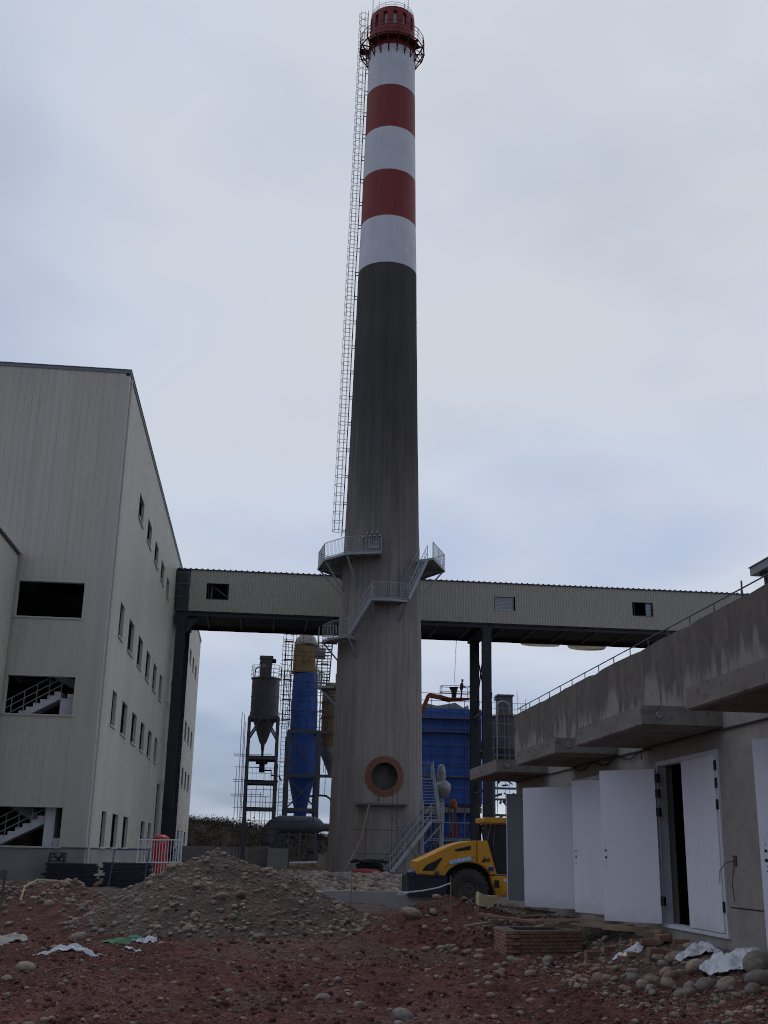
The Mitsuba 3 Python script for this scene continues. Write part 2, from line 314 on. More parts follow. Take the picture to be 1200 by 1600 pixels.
def heap_mesh(name, x0, x1, y0, y1, d=0.05):
    xs, ys = np.arange(x0, x1, d), np.arange(y0, y1, d)
    v, f = grid_mesh(xs, ys, lambda x, y: heap(name, x, y) + 0.10 * (np.abs(meshkit.fbm(np.stack([x, y, x * 0], -1) * 4.5, 4, 8) - 0.5) * 2 - 0.3) + 0.03 * (meshkit.noise(np.stack([x, y, x * 0], -1) * 12, 3) - 0.5))
    keep = (v[:, 2] > ground_base(v[:, 0], v[:, 1]) - 0.22); f = f[keep[f].all(1)]
    u = np.unique(f); m = np.zeros(len(v), int); m[u] = np.arange(len(u))
    return v[u], m[f]
single('gravel_heap', 'big grey brown heap of stony spoil in front of the chimney', 'heap', heap_mesh('gravel', -7.5, 6, 21, 32), 'm_heap', True)
single('earth_mound', 'red earth mound with cobbles at the left edge below the stacked black boards', 'heap', heap_mesh('red', -12, -0.5, 23, 31.5), 'm_heap', True)
single('earth_mound', 'low red earth mound left of the brick pit in front of the roller', 'heap', heap_mesh('mound', 0.5, 7, 21, 27), 'm_soil', True)

# ================================================================ the far hill with its scrub
def hill_z(x, y):
    ridge = 5.4 - 0.11 * (x + 9) * (x > -9) + 0.02 * (x + 9) * (x < -9)
    ridge = np.clip(ridge, 1.4, 9)
    return -0.3 + (ridge + 1.3 * (meshkit.fbm(np.stack([x * 0.12, y * 0.05, x * 0], -1), 3, 3) - 0.5)) * sst(128, 150, y) * (1 - 0.6 * sst(190, 420, y))
hx = np.concatenate([[-1500, -700, -300, -150, -90, -60], np.arange(-45, 60, 1.5), [70, 90, 130, 200, 400, 900, 1500]]); hy = np.concatenate([np.arange(126, 170, 2.0), [180, 200, 240, 300, 420, 600]])
scene['hill'] = mikit.ply(grid_mesh(hx, hy, hill_z), 'm_hill', True); labels['hill'] = {'kind': 'structure', 'label': 'low brown hill behind the plant'}
mb = MB(); r2 = np.random.default_rng(3); V, F = [], []
for i in range(2600):
    x, y = r2.uniform(-16, 46), r2.uniform(132, 156)
    z = float(hill_z(np.array(x), np.array(y))); R = r2.uniform(0.35, 0.95)
    k = 40
    c = np.array([x, y, z + R * 0.45]) + r2.normal(0, 1, (k, 3)) * [R * 0.55, R * 0.55, R * 0.42]
    a = r2.normal(0, 1, (k, 3)) * 0.10; b = r2.normal(0, 1, (k, 3)) * 0.10
    V.append(np.stack([c, c + a, c + b], 1).reshape(-1, 3))
    if i % 3 == 0:
        for _ in range(3):
            t = np.array([x + r2.normal(0, .25), y, z + R * 0.5]); tip = t + [r2.normal(0, .35), 0, R * r2.uniform(.7, 1.3)]
            V.append(np.array([t, t + [.035, 0, 0], tip]))
V = np.vstack(V); scene['hillside_scrub'] = mikit.ply((V, np.arange(len(V)).reshape(-1, 3)), 'm_scrub')
labels['hillside_scrub'] = {'label': 'brown leafless scrub covering the low hill', 'category': 'scrub', 'kind': 'stuff'}

# ================================================================ the big factory building on the left
FX, FY, FZ0, FZ1, FY1, FXL = -7.25, 51.0, 1.64, 23.85, 125.0, -28.0
fb = thing('factory_building', 'tall beige metal clad factory hall at the left with rows of narrow windows', 'building')
bays = [(55.2, 56.95)] + [(59.25 + 4.92 * i, 61.8 + 4.92 * i) for i in range(13)]
bays = [(a, min(b, 124)) for a, b in bays if a < 123]
gaps = lambda a: 83 < a < 95                                    # the bay taken by the gallery's columns
side_holes = []
for i, (a, b) in enumerate(bays):
    if gaps(a): continue
    w = b - a - (0.35 if a > 78 and a < 82 else 0)
    if i: side_holes.append((a - 0.2, a - 0.2 + w, 18.95, 20.33))
    side_holes += [(a, a + w, 11.64, 13.40), (a, a + w, 7.32, 9.04)]
    if not 66 < a < 73: side_holes.append((a, a + w, 1.68 if a < 73 else 2.06, 3.37))
door_bay = (83.4, 86.0, 1.7, 6.2)
side_holes.append(door_bay)
front_holes = [(-11.37, -8.33, 11.58, 13.29), (-11.37, -8.33, 7.23, 8.98), (-11.37, -8.31, 1.66, 3.34)]
def cut(rect, holes):
    g = sbox(*rect)
    for a, b, c, d in holes: g = g.difference(sbox(a, c, b, d))
    return g
def clad_panel(axis, u0, u1, z0, z1, holes, face, sgn):
    g, out = 0.001, []
    body = cut((u0 + g, z0 + g, u1 - g, z1 - g), holes)
    for piece in getattr(body, 'geoms', [body]):
        if piece.is_empty or piece.area < 0.02: continue
        m = MB().prism(piece, axis, face, face + sgn * 0.05); n = 3; w = (u1 - u0) / n
        for i in range(n):
            m.prism(sbox(u0 + i * w + .009, z0, u0 + (i + 1) * w - .009, z1).intersection(piece), axis, face + sgn * 0.046, face + sgn * 0.062)
        out.append(m)
    return out
levels = [FZ0, 5.35, 9.06, 13.43, FZ1 - 0.05]
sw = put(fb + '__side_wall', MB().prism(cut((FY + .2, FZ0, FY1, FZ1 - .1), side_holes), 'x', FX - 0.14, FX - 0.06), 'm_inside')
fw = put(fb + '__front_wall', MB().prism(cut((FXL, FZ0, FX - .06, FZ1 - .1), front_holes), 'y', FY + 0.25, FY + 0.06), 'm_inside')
for z0, z1 in zip(levels[:-1], levels[1:]):
    y = FY + 0.16
    while y < FY1 - 0.3:
        y1 = min(y + 0.99, FY1); [put(sw + '__panel', m, 'm_clad') for m in clad_panel('x', y, y1, z0, z1, [h for h in side_holes if h[1] > y and h[0] < y1], FX - 0.055, 1)]; y = y1
    x = FX - 0.16
    while x > -14.3:
        x0 = x - 0.99; [put(fw + '__panel', m, 'm_clad') for m in clad_panel('y', x0, x, z0, z1, [h for h in front_holes if h[1] > x0 and h[0] < x], FY + 0.055, -1)]; x = x0
    put(fw + '__panel', MB().box((FXL, FY + 0.004, z0 + .007), (x - .007, FY + 0.055, z1 - .007)), 'm_clad')
put(fb + '__corner_trim', MB().box((FX - 0.17, FY - 0.012, FZ0 - .02), (FX + 0.014, FY + 0.165, FZ1 - 0.25)), 'm_clad_trim')
put(fb + '__downpipe', MB().tube([(FX + .09, FY + .35, FZ0 - 1.2), (FX + .09, FY + .35, FZ1 - .3)], 0.055, 8), 'm_clad_trim', 40)
m = MB().box((FXL, FY - 0.06, FZ1 - 0.10), (FX + 0.06, FY + 0.03, FZ1 + 0.05)).box((FX - 0.03, FY + 0.032, FZ1 - 0.10), (FX + 0.06, FY1 + .1, FZ1 + 0.05)).box((FXL, FY - 0.10, FZ1 + 0.052), (FX + 0.10, FY1 + .1, FZ1 + 0.08))
put(fb + '__roof_trim', m, 'm_roof_trim')
put(fb + '__roof', MB().box((FXL, FY + 0.1, FZ1 - 0.35), (FX - 0.27, FY1, FZ1 - 0.102)), 'm_inside')
put(fb + '__rear_wall', MB().box((FXL, FY1 - .25, 0), (FX - .26, FY1 - .01, FZ1 - .36)).box((FXL - .2, FY, 0), (FXL - .01, FY1, FZ1 - .12)), 'm_inside')
put(fb + '__partition', MB().box((-16.5, FY + 0.3, 0), (-16.3, FY1 - .3, FZ1 - .4)), 'm_inside')
for z in (1.30, 5.45, 9.35, 13.75):
    put(fb + '__floor_slab', MB().box((-16.2, FY + 5.8, z), (FX - .26, FY1 - .3, z + 0.2)).box((-16.2, FY + .27, z - .02), (-11.9, FY + 5.75, z + .18)), 'm_inside')
m = MB().box((FXL, FY + 0.02, -0.4), (FX - 0.02, FY + .3, FZ0 - 0.012)).box((FX - .3, FY + .301, -0.4), (FX - 0.02, FY1 - .05, FZ0 - 0.012))
put(fb + '__plinth', m, 'm_plinth')
put(fb + '__flashing', MB().box((FXL, FY - 0.05, FZ0 - 0.010), (FX + 0.05, FY - 0.002, FZ0 + 0.02)).box((FX + .002, FY - .002, FZ0 - 0.010), (FX + 0.05, FY1, FZ0 + 0.02)), 'm_dark_trim')
for a, b, c, d in side_holes:
    w = put(fb + '__window', MB().box((FX - .15, a, c), (FX + .012, a + .05, d)).box((FX - .15, b - .05, c), (FX + .012, b, d)).box((FX - .15, a + .051, d - .05), (FX + .012, b - .051, d)), 'm_clad_trim')
    put(w + '__sill', MB().box((FX - .15, a - .06, c - .055), (FX + .085, b + .06, c + .012)), 'm_clad_trim')
    if d - c < 4:
        mid = (a + b) / 2
        put(w + '__mullion', MB().box((FX - .13, mid - .02, c + .013), (FX - .10, mid + .02, d - .052)), 'm_dark_trim')
for a, b, c, d in front_holes:
    w = put(fb + '__opening', MB().box((a, FY - .012, c), (a + .05, FY + .28, d)).box((b - .05, FY - .012, c), (b, FY + .28, d)).box((a + .051, FY - .012, d - .05), (b - .051, FY + .28, d)), 'm_clad_trim')
    put(w + '__sill', MB().box((a - .05, FY - .07, c - .05), (b + .05, FY + .28, c + .02)), 'm_clad_trim')
# the stair hall seen through the openings
def stair_flight(holder, p, q, width, n, mat, rail_mat):
    """A flight in a plane of constant y: from p (x, z) to q at depth y, seen from the side."""
    (x0, z0), (x1, z1), y = p, q, width[0]
    pts = [(x0, z0)]
    for i in range(n):
        xa, za = x0 + (x1 - x0) * i / n, z0 + (z1 - z0) * (i + 1) / n; xb = x0 + (x1 - x0) * (i + 1) / n
        pts += [(xa, za), (xb, za)]
    pts += [(x1, z1 - 0.32), (x0 + (x1 - x0) * 0.06, z0 - 0.12)]
    st = put(holder + '__stair', MB().prism(Polygon(pts).buffer(0), 'y', width[0], width[1]), mat)
    m = MB()
    for h in (0.95, 0.62, 0.30): m.tube([(x0, y - .03, z0 + h), (x1, y - .03, z1 + h)], 0.025, 6)
    for t in np.linspace(0, 1, 6): m.tube([(x0 + (x1 - x0) * t, y - .03, z0 + (z1 - z0) * t), (x0 + (x1 - x0) * t, y - .03, z0 + (z1 - z0) * t + .96)], 0.02, 6)
    put(st + '__handrail', m, rail_mat, 40)
stair_flight(fb, (-11.7, 6.75), (-9.05, 8.35), (51.7, 52.9), 9, 'm_stair_white', 'm_rail')
stair_flight(fb, (-7.7, 8.4), (-11.4, 10.4), (53.2, 54.4), 11, 'm_stair_white', 'm_rail')
stair_flight(fb, (-11.9, 1.45), (-9.2, 2.95), (51.7, 52.9), 9, 'm_stair_white', 'm_rail')
stair_flight(fb, (-8.9, 2.3), (-11.8, 4.1), (53.2, 54.4), 10, 'm_stair_white', 'm_rail')
put(fb + '__stair_landing', MB().box((-9.04, 51.65, 7.0), (-7.55, 54.6, 8.05)).box((-8.75, 51.6, 8.051), (-7.55, 51.68, 8.25)), 'm_stair_white')
put(fb + '__stair_landing', MB().box((-9.15, 51.45, 1.5), (-8.72, 52.9, 4.5)).box((-8.7, 51.46, 1.5), (-7.5, 51.6, 2.02)), 'm_stair_white')
m = MB()
for z in (2.35, 2.65, 2.95): m.tube([(-8.75, 53, z), (-7.6, 53, z)], .02, 6)
m.tube([(-8.45, 53, 2.0), (-8.45, 53, 3.2)], .02, 6)
put(fb + '__balustrade', m, 'm_rail')
m = MB()
for x in (-8.8, -8.55, -8.3): m.tube([(x, 54.2, 8.0), (x, 54.2, 9.4)], .03, 6)
put(fb + '__balustrade', m, 'm_rail')

# ---------------------------------------------------------------- low annex at the left edge
ax = thing('annex_building', 'lower beige clad annex at the far left edge in front of the tall hall', 'building')
for z0, z1 in ((0.2, 7.2), (7.2, 14.40)):
    y = 34.0
    while y < FY - 0.5:
        y1 = min(y + 0.99, FY - 0.08); [put(ax + '__panel', m, 'm_clad') for m in clad_panel('x', y, y1, z0, z1, [], -11.51, 1)]; y = y1
put(ax + '__wall', MB().box((-24, 34, 0), (-11.515, FY - .08, 14.35)), 'm_inside')
put(ax + '__roof_edge', MB().box((-24, 33.8, 14.46), (-11.33, FY - .07, 14.56)), 'm_clad_trim')
m = MB()
for y in np.arange(34, FY - .2, 0.24): m.box((-11.44, y, 14.34), (-11.36, y + .12, 14.455))
put(ax + '__roof_corrugation', m, 'm_dark_trim', kind='stuff', label='dark corrugation ends under the annex roof edge')

# ================================================================ the conveyor gallery
GY, GY1, GZ0, GZ1, GX0, GX1 = 86.0, 92.2, 19.34, 22.58, -6.1, 46.0
cg = thing('conveyor_gallery', 'long enclosed grey conveyor bridge running from the factory hall behind the chimney to the right', 'bridge')
gwin = [(-4.68, -3.15, 20.30, 21.58), (18.03, 19.55, 20.40, 21.55), (29.5, 31.0, 20.42, 21.55)]
def corrugated(x0, x1, z0, z1, y, holes, pitch=0.215, depth=0.05):
    m = MB(); x = x0
    while x < x1:
        prof = [(x, y), (x + pitch * .42, y), (x + pitch * .52, y - depth), (x + pitch * .90, y - depth), (x + pitch, y)]
        spans = [(z0, z1)]
        for a, b, c, d in holes:
            if x + pitch > a and x < b: spans = [(z0, c), (d, z1)]
        for c, d in spans:
            v = [(px, py, z) for z in (c, d) for px, py in prof]; k = len(prof)
            m.add(v, [[i, i + 1, k + i + 1, k + i] for i in range(k - 1)])
        x += pitch
    return m
put(cg + '__cladding', corrugated(GX0, GX1, GZ0, GZ1, GY, gwin), 'm_gallery')
put(cg + '__rear_cladding', corrugated(GX0, GX1, GZ0, GZ1, GY1 + .03, []), 'm_gallery')
put(cg + '__roof', MB().box((-7.2, GY - .12, GZ1 + .002), (GX1, GY1 + .12, GZ1 + .07)), 'm_dark_trim')
m = MB()
for x in np.arange(-7.1, GX1, 0.44): m.prism([(x, GZ1 + .072), (x + .17, GZ1 + .072), (x + .13, GZ1 + .135), (x + .04, GZ1 + .135)], 'y', GY - .13, GY1 + .13)
put(cg + '__roof_rib', m, 'm_dark_trim', kind='stuff', label='raised ribs of the dark gallery roof sheet')
put(cg + '__floor', MB().box((-7.1, GY + .05, GZ0 - .06), (GX1, GY1 - .02, GZ0 + .02)), 'm_black_steel')
for y in (GY + .12, GY1 - .16): put(cg + '__main_beam', MB().hbeam((-7.1, y, GZ0 - .22), (GX1, y, GZ0 - .22), .22, .32, .03), 'm_black_steel')
for x in np.arange(-4.7, GX1, 2.62): put(cg + '__cross_beam', MB().bar((x, GY + .24, GZ0 - .15), (x, GY1 - .28, GZ0 - .15), .14, .17), 'm_grey_steel')
for (a, b, c, d), k in zip(gwin, (0, 1, 2)):
    w = put(cg + '__window', MB().box((a, GY - .05, c), (a + .045, GY + .12, d)).box((b - .045, GY - .05, c), (b, GY + .12, d)).box((a + .046, GY - .05, d - .045), (b - .046, GY + .12, d)).box((a + .046, GY - .05, c), (b - .046, GY + .12, c + .045)), 'm_black_steel' if k != 1 else 'm_gallery')
    if k:
        x0 = a + .05 if k == 1 else a + 1.0
        for z in np.arange(c + .06, d - .1, 0.115): put(w + '__slat', MB().prism([(0.02, z), (0.07, z), (0.10, z + .11), (0.05, z + .11)], 'x', x0, b - .05).move(np.array([[1, 0, 0, 0], [0, 1, 0, GY], [0, 0, 1, 0], [0, 0, 0, 1.0]])), 'm_galv')
    else: put(w + '__brace', MB().bar((a + .2, GY + .6, d), (b - .05, GY + .6, c + .35), .1).bar((a + .25, GY + .5, c), (a + .25, GY + .5, d), .12), 'm_grey_steel')
gz = put(cg + '__glazed_end', MB().box((-7.2, GY + .06, GZ0), (GX0 - .01, GY + .09, GZ1)), 'm_dark_glass')
for z in (GZ0 + .05, GZ0 + 1.05, GZ0 + 2.12, GZ1 - .28): put(gz + '__rail', MB().box((-7.22, GY - .02, z - .03), (GX0 - .005, GY + .055, z + .03)), 'm_grey_steel')
for x in (-7.2, -6.45): put(gz + '__mullion', MB().box((x, GY + .005, GZ0 + .02), (x + .04, GY + .058, GZ1 - .02)), 'm_black_steel')
for x, y in ((-6.6, GY + .2), (-6.6, GY1 - .7), (17.37, GY + .2), (17.37, GY1 - .9)):
    col = put(cg + '__column', MB().hbeam((x, y, -0.2), (x, y, GZ0 - .40), .70, .55, .06, (0, 1, 0)), 'm_black_steel')
    put(col + '__web_cover', MB().box((x - .29, y - .2, -.2), (x + .29, y + .2, GZ0 - .42)), 'm_black_steel')
    for z in (4.6, 9.1, 13.6):
        put(col + '__splice_plate', MB().box((x - .37, y - .30, z - .22), (x + .37, y - .262, z + .22)).box((x - .36, y - .33, z - .03), (x + .36, y - .30, z + .03)), 'm_black_steel')
for x in (-6.6, 17.37):
    for z0, z1 in ((.8, 6.2), (6.6, 12.2), (12.6, 18.4)):
        for s in (0, 1):
            a, b = (z0, z1) if s else (z1, z0)
            put(cg + '__column_brace', MB().bar((x + .06 * s, GY + .5, a), (x + .06 * s, GY1 - 1.2, b), .09), 'm_black_steel')
    for z in (6.4, 12.4): put(cg + '__column_strut', MB().bar((x - .12, GY + .5, z), (x - .12, GY1 - 1.2, z), .14), 'm_black_steel')
    put(cg + '__column_head', MB().box((x - .45, GY + .02, GZ0 - .62), (x + .45, GY1 - .1, GZ0 - .385)), 'm_black_steel')
put(cg + '__knee_brace', MB().prism([(-6.2, 18.75), (-5.3, 18.75), (-6.2, 17.6)], 'y', GY + .1, GY + .3), 'm_black_steel')
def hanging(x0, x1, y, ztop, sag, seed):
    xs, ts = np.linspace(x0, x1, 24), np.linspace(0, 1, 8); X, Tt = np.meshgrid(xs, ts)
    u = (X - x0) / (x1 - x0); d = sag * (4 * u * (1 - u)) ** 0.3 + 0.04
    Z = ztop - d * Tt; Y = y + 0.25 * Tt * (meshkit.noise(np.stack([X * 1.3, Tt * 2, X * 0 + seed], -1), seed) - 0.2)
    v = np.stack([X, Y, Z], -1).reshape(-1, 3); w = 24; i = (np.arange(7)[:, None] * w + np.arange(w - 1)[None]).reshape(-1, 1)
    f = np.hstack([i, i + 1, i + w + 1, i + w])
    return v, f
single('hanging_sheet', 'pale sheet sagging under the gallery just right of its steel columns', 'sheet', hanging(21.5, 25.0, GY1 - .1, GZ0 - .33, .22, 1), 'm_thin_sheet', True)
single('hanging_sheet', 'short pale sheet under the middle of the right gallery half', 'sheet', hanging(25.6, 29.0, GY1 - .1, GZ0 - .33, .42, 2), 'm_thin_sheet', True)
single('hanging_sheet', 'long yellowish sheet sagging under the gallery above the concrete parapet', 'sheet', hanging(33.6, 41.5, GY1 - .1, GZ0 - .33, .60, 3), 'm_thin_sheet', True)

# ================================================================ the chimney
CX, CY = 8.02, 78.0
CPROF = [(1.66, 3.19), (7, 3.10), (16, 2.955), (24.2, 2.70), (34, 2.48), (45.05, 2.285), (49.2, 2.19), (53.4, 2.12), (57.4, 2.045), (61.45, 1.985), (65.45, 1.93), (69.3, 1.87)]
def crad(z): return float(np.interp(z, [p[0] for p in CPROF], [p[1] for p in CPROF]))
def pol(r, deg, z):
    a = math.radians(deg); return np.array([CX + r * math.sin(a), CY - r * math.cos(a), z])
ch = thing('chimney', 'tall tapering concrete chimney with red and white bands at its top', 'chimney')
def cyl(z0, z1, key, mat, label=None, k=72, out=0.0):
    zs = np.linspace(z0, z1, max(2, int((z1 - z0) / 2) + 1))
    return put(ch + '__' + key, MB().lathe([(crad(z) + out, z) for z in zs], (CX, CY), k), mat, True, label)
put(ch + '__plinth', MB().lathe([(3.36, -0.3), (3.34, 1.655), (3.19, 1.66)], (CX, CY), 72), 'm_chimney', 40)
zs_s = np.concatenate([np.linspace(1.66, 5.4, 5), np.linspace(5.55, 7.5, 14), np.linspace(7.7, 9, 4), np.linspace(10, 45.05, 24)]); K = 144; gs = 2 * np.pi * np.arange(K) / K
vs_ = np.array([[CX + crad(z) * math.sin(t), CY - crad(z) * math.cos(t), z] for z in zs_s for t in gs]); Fs = []
for i in range(len(zs_s) - 1):
    for j in range(K):
        q_ = [i * K + j, i * K + (j + 1) % K, (i + 1) * K + (j + 1) % K, (i + 1) * K + j]; c_ = vs_[q_]
        if (c_[:, 1] < CY).all() and (np.hypot(c_[:, 0] - 8.22, c_[:, 2] - 6.52) < 1.16).all(): continue      # the flue hole
        Fs.append(q_)
put(ch + '__shaft', (vs_, np.array(Fs)), 'm_chimney', True)
for (z0, z1, m, l) in ((45.05, 49.2, 'white', 'lowest white band'), (49.2, 53.4, 'red', 'lower red band'), (53.4, 57.4, 'white', 'middle white band'), (57.4, 61.45, 'red', 'upper red band'), (61.45, 65.45, 'white', 'topmost white band')):
    cyl(z0, z1, m + '_band', 'm_band_' + m, l, out=0.004)
# crown: a red ring with fourteen tall openings round a pale liner
crown = put(ch + '__crown', MB().lathe([(1.93, 65.45), (1.90, 67.55), (1.62, 67.55)], (CX, CY), 72).lathe([(1.60, 68.80), (1.875, 68.80), (1.86, 69.25), (1.60, 69.25)], (CX, CY), 72), 'm_band_red', 40)
for i in range(14):
    a = math.radians(1 + 25.714 * (i + .5)); w = math.radians(7.6)
    put(crown + '__pillar', MB().lathe([(1.62, 67.55), (1.90, 67.552), (1.876, 68.80), (1.62, 68.798)], (CX, CY), 6, a - w, a + w).lathe([(1.62, 67.55), (1.62, 68.8)], (CX, CY), 4, a - w, a + w)
        .add([pol(1.62, math.degrees(s), 67.55) for s in (a - w,)] + [pol(1.90, math.degrees(a - w), 67.55), pol(1.876, math.degrees(a - w), 68.8), pol(1.62, math.degrees(a - w), 68.8)], [[0, 1, 2, 3]])
        .add([pol(1.62, math.degrees(a + w), 67.55), pol(1.90, math.degrees(a + w), 67.55), pol(1.876, math.degrees(a + w), 68.8), pol(1.62, math.degrees(a + w), 68.8)], [[0, 1, 2, 3]]), 'm_band_red')
put(ch + '__liner', MB().lathe([(1.60, 66.5), (1.58, 69.1)], (CX, CY), 40), 'm_band_white', True)
def ring_rail(rad, z, heights, posts, r=0.022, a0=0, a1=360, post_r=None):
    m = MB(); n = max(8, int(abs(a1 - a0) / 6)); closed = abs(a1 - a0) > 359
    for h in heights: m.tube([pol(rad, a0 + (a1 - a0) * i / n, z + h) for i in range(n if closed else n + 1)], r, 6, closed)
    for i in range(posts): 
        a = a0 + (a1 - a0) * i / (posts if closed else posts - 1); m.tube([pol(rad, a, z), pol(rad, a, z + heights[0])], post_r or r, 6)
    return m
put(ch + '__top_rail', ring_rail(1.78, 69.25, (0.46, 0.24), 14, 0.018), 'm_rail', 40)
for a, r in ((-72, 1.84), (38, 1.84), (140, 1.84), (215, 1.84)): put(ch + '__lightning_rod', MB().tube([pol(r, a, 68.9), pol(r, a, 72.6)], [.035, .018], 6), 'm_rail')
# open truss platform below the crown
N = 18; P0, PZ = 6.0, 66.0
tp = put(ch + '__top_platform', MB().tube([pol(2.72, P0 + 20 * i, PZ) for i in range(N)], .055, 6, True).tube([pol(2.0, P0 + 20 * i, PZ) for i in range(N)], .045, 6, True), 'm_red_oxide', 40)
for i in range(N):
    a = P0 + 20 * i
    put(tp + '__bracket', MB().bar(pol(1.90, a, PZ), pol(2.74, a, PZ), .075).bar(pol(2.70, a, PZ), pol(1.96, a, PZ - 1.25), .07).bar(pol(1.955, a, PZ - 1.35), pol(1.94, a, PZ), .06, .10), 'm_red_oxide')
    put(tp + '__diagonal', MB().bar(pol(2.0, a, PZ), pol(2.70, a + 20, PZ), .05), 'm_red_oxide')
    put(tp + '__post', MB().bar(pol(2.70, a, PZ), pol(2.70, a, PZ + 1.15), .05), 'm_red_oxide')
for h, r in ((1.15, .032), (.78, .018), (.42, .018)): put(tp + '__handrail', MB().tube([pol(2.70, P0 + 20 * i, PZ + h) for i in range(N)], r, 6, True), 'm_red_oxide', 40)
put(tp + '__deck', MB().lathe([(1.94, PZ + .06), (2.45, PZ + .06), (2.45, PZ + .075), (1.94, PZ + .075)], (CX, CY), 36, math.radians(-62), math.radians(66)).lathe([(1.94, PZ + .06), (2.68, PZ + .06), (2.68, PZ + .075)], (CX, CY), 6, math.radians(-104), math.radians(-86)), 'm_red_oxide')
# caged ladder up the left side
def lx(z): return CX - crad(z) - 0.22
L0, L1 = 23.7, 69.9
lad = put(ch + '__ladder', MB().tube([(lx(z), CY - .24, z) for z in np.linspace(L0, L1, 24)], .027, 6).tube([(lx(z), CY + .24, z) for z in np.linspace(L0, L1, 24)], .027, 6), 'm_dark_trim', 40)
z = L0 + 0.3; m = MB()
while z < L1: m.tube([(lx(z), CY - .24, z), (lx(z), CY + .24, z)], .014, 5); z += 0.3
put(lad + '__rungs', m, 'm_dark_trim', kind='stuff', label='thin rungs of the caged ladder')
z = L0 + 0.35; i = 0
while z < L1 - .1:
    put(lad + '__hoop', MB().tube([(lx(z) - .36 + .36 * math.cos(t), CY + .36 * math.sin(t) * 1.02, z) for t in np.linspace(.72, 2 * math.pi - .72, 15)], .020, 5), 'm_dark_trim', 40)
    if i % 3 == 0: put(lad + '__wall_bracket', MB().bar((lx(z), CY - .24, z), (lx(z) + .26, CY - .24, z), .05).bar((lx(z), CY + .24, z), (lx(z) + .26, CY + .24, z), .05), 'm_dark_trim')
    z += 0.70; i += 1
for t in (1.25, 2.2, 3.1416, 4.08, 5.03):
    put(lad + '__cage_strap', MB().tube([(lx(z) - .36 + .36 * math.cos(t), CY + .36 * math.sin(t) * 1.02, z) for z in np.linspace(L0 + .3, L1 - .1, 24)], .013, 5), 'm_dark_trim', 40)
# service platform: a polygon of grating round the sides and the back
SZ = 21.63
def sector(r0, r1, z, angs, th=0.06, edge=0.16):
    m = MB(); k = len(angs)
    o = [pol(r, a, z) for a, r in zip(angs, r1 if isinstance(r1, list) else [r1] * k)]; i_ = [pol(r0, a, z) for a in angs]
    v = np.array(o + i_ + [p - [0, 0, th] for p in o + i_])
    F = []
    for j in range(k - 1): F += [[j, j + 1, k + j + 1, k + j], [2 * k + j, 3 * k + j, 3 * k + j + 1, 2 * k + j + 1], [j, 2 * k + j, 2 * k + j + 1, j + 1], [k + j, k + j + 1, 3 * k + j + 1, 3 * k + j]]
    m.add(v, F)
    for j in range(k - 1): m.bar(o[j] - [0, 0, edge / 2 + .01], o[j + 1] - [0, 0, edge / 2 + .01], .07, edge)
    for j in (0, k - 1): m.bar(o[j] - [0, 0, edge / 2 + .01], i_[j] - [0, 0, edge / 2 + .01], .06, edge)
    return m
def fence(pts, h=1.15, step=0.15, rails=(1.0, 0.06), r=.024):
    """A galvanised railing of posts, rails and thin balusters along a polyline."""
    m = MB(); pts = [np.asarray(p, float) for p in pts]
    for a, b in zip(pts[:-1], pts[1:]):
        for f in rails: m.tube([a + [0, 0, h * f], b + [0, 0, h * f]], r, 6)
        n = max(1, int(np.linalg.norm(b - a) / step))
        for i in range(1, n): 
            p = a + (b - a) * i / n; m.tube([p + [0, 0, .05], p + [0, 0, h]], .010, 4)
        k = max(1, int(np.linalg.norm(b - a) / 1.3))
        for i in range(k + 1):
            p = a + (b - a) * i / k; m.tube([p, p + [0, 0, h]], r * 1.15, 6)
    return m
R0 = crad(SZ) - .02
angs, rads = [50, 95.7, 137, 178, 216, 250, 284.2, 318.2, 353.4], [4.41, 4.76, 4.80, 4.80, 4.80, 4.81, 4.36, 4.20, 3.95]
sp = put(ch + '__service_platform', sector(R0, rads, SZ, angs), 'm_galv')
put(sp + '__railing', fence([pol(R0 + .1, 353.4, SZ)] + [pol(r - .04, a, SZ) for a, r in zip(reversed(angs), reversed(rads))]), 'm_rail')
for a, r in list(zip(angs, rads))[1:-1]: put(sp + '__bracket', MB().bar(pol(r - .12, a, SZ - .14), pol(crad(SZ - 2) - .03, a, SZ - 2.3), .12).bar(pol(R0, a, SZ - .16), pol(r - .07, a, SZ - .16), .1, .14), 'm_galv')
for a0, a1 in zip(angs[:-1], angs[1:]):
    for t in (.33, .66): put(sp + '__joist', MB().bar(pol(R0, a0 + (a1 - a0) * t, SZ - .13), pol(3.7, a0 + (a1 - a0) * t, SZ - .13), .06, .1), 'm_galv')
# the cluster of lamps on the platform
for i, (a, dz) in enumerate([(-24, 1.0), (-20, 1.28), (-17, 1.05), (-15, 1.30), (-13, 1.08), (-10.5, 1.32), (-8, 1.10)]):
    p = pol(4.02, a, SZ + dz); lp = put(ch + '__warning_lamp', MB().lathe([(0, p[2] + .12), (.07, p[2] + .10), (.08, p[2] - .06), (.03, p[2] - .1)], (p[0], p[1]), 12).tube([p - [0, 0, .1], pol(4.02, a, SZ + .4)], .02, 6), 'm_dark_trim', 40)
    q = pol(4.11, a, SZ + dz); put(lp + '__lens', trimesh.creation.icosphere(1, .05).apply_translation(q), 'm_white', True)
put(ch + '__junction_box', MB().box(pol(3.85, -14, SZ + .25) - [.35, .05, 0], pol(3.85, -14, SZ + .8) + [.35, .05, 0]), 'm_galv')
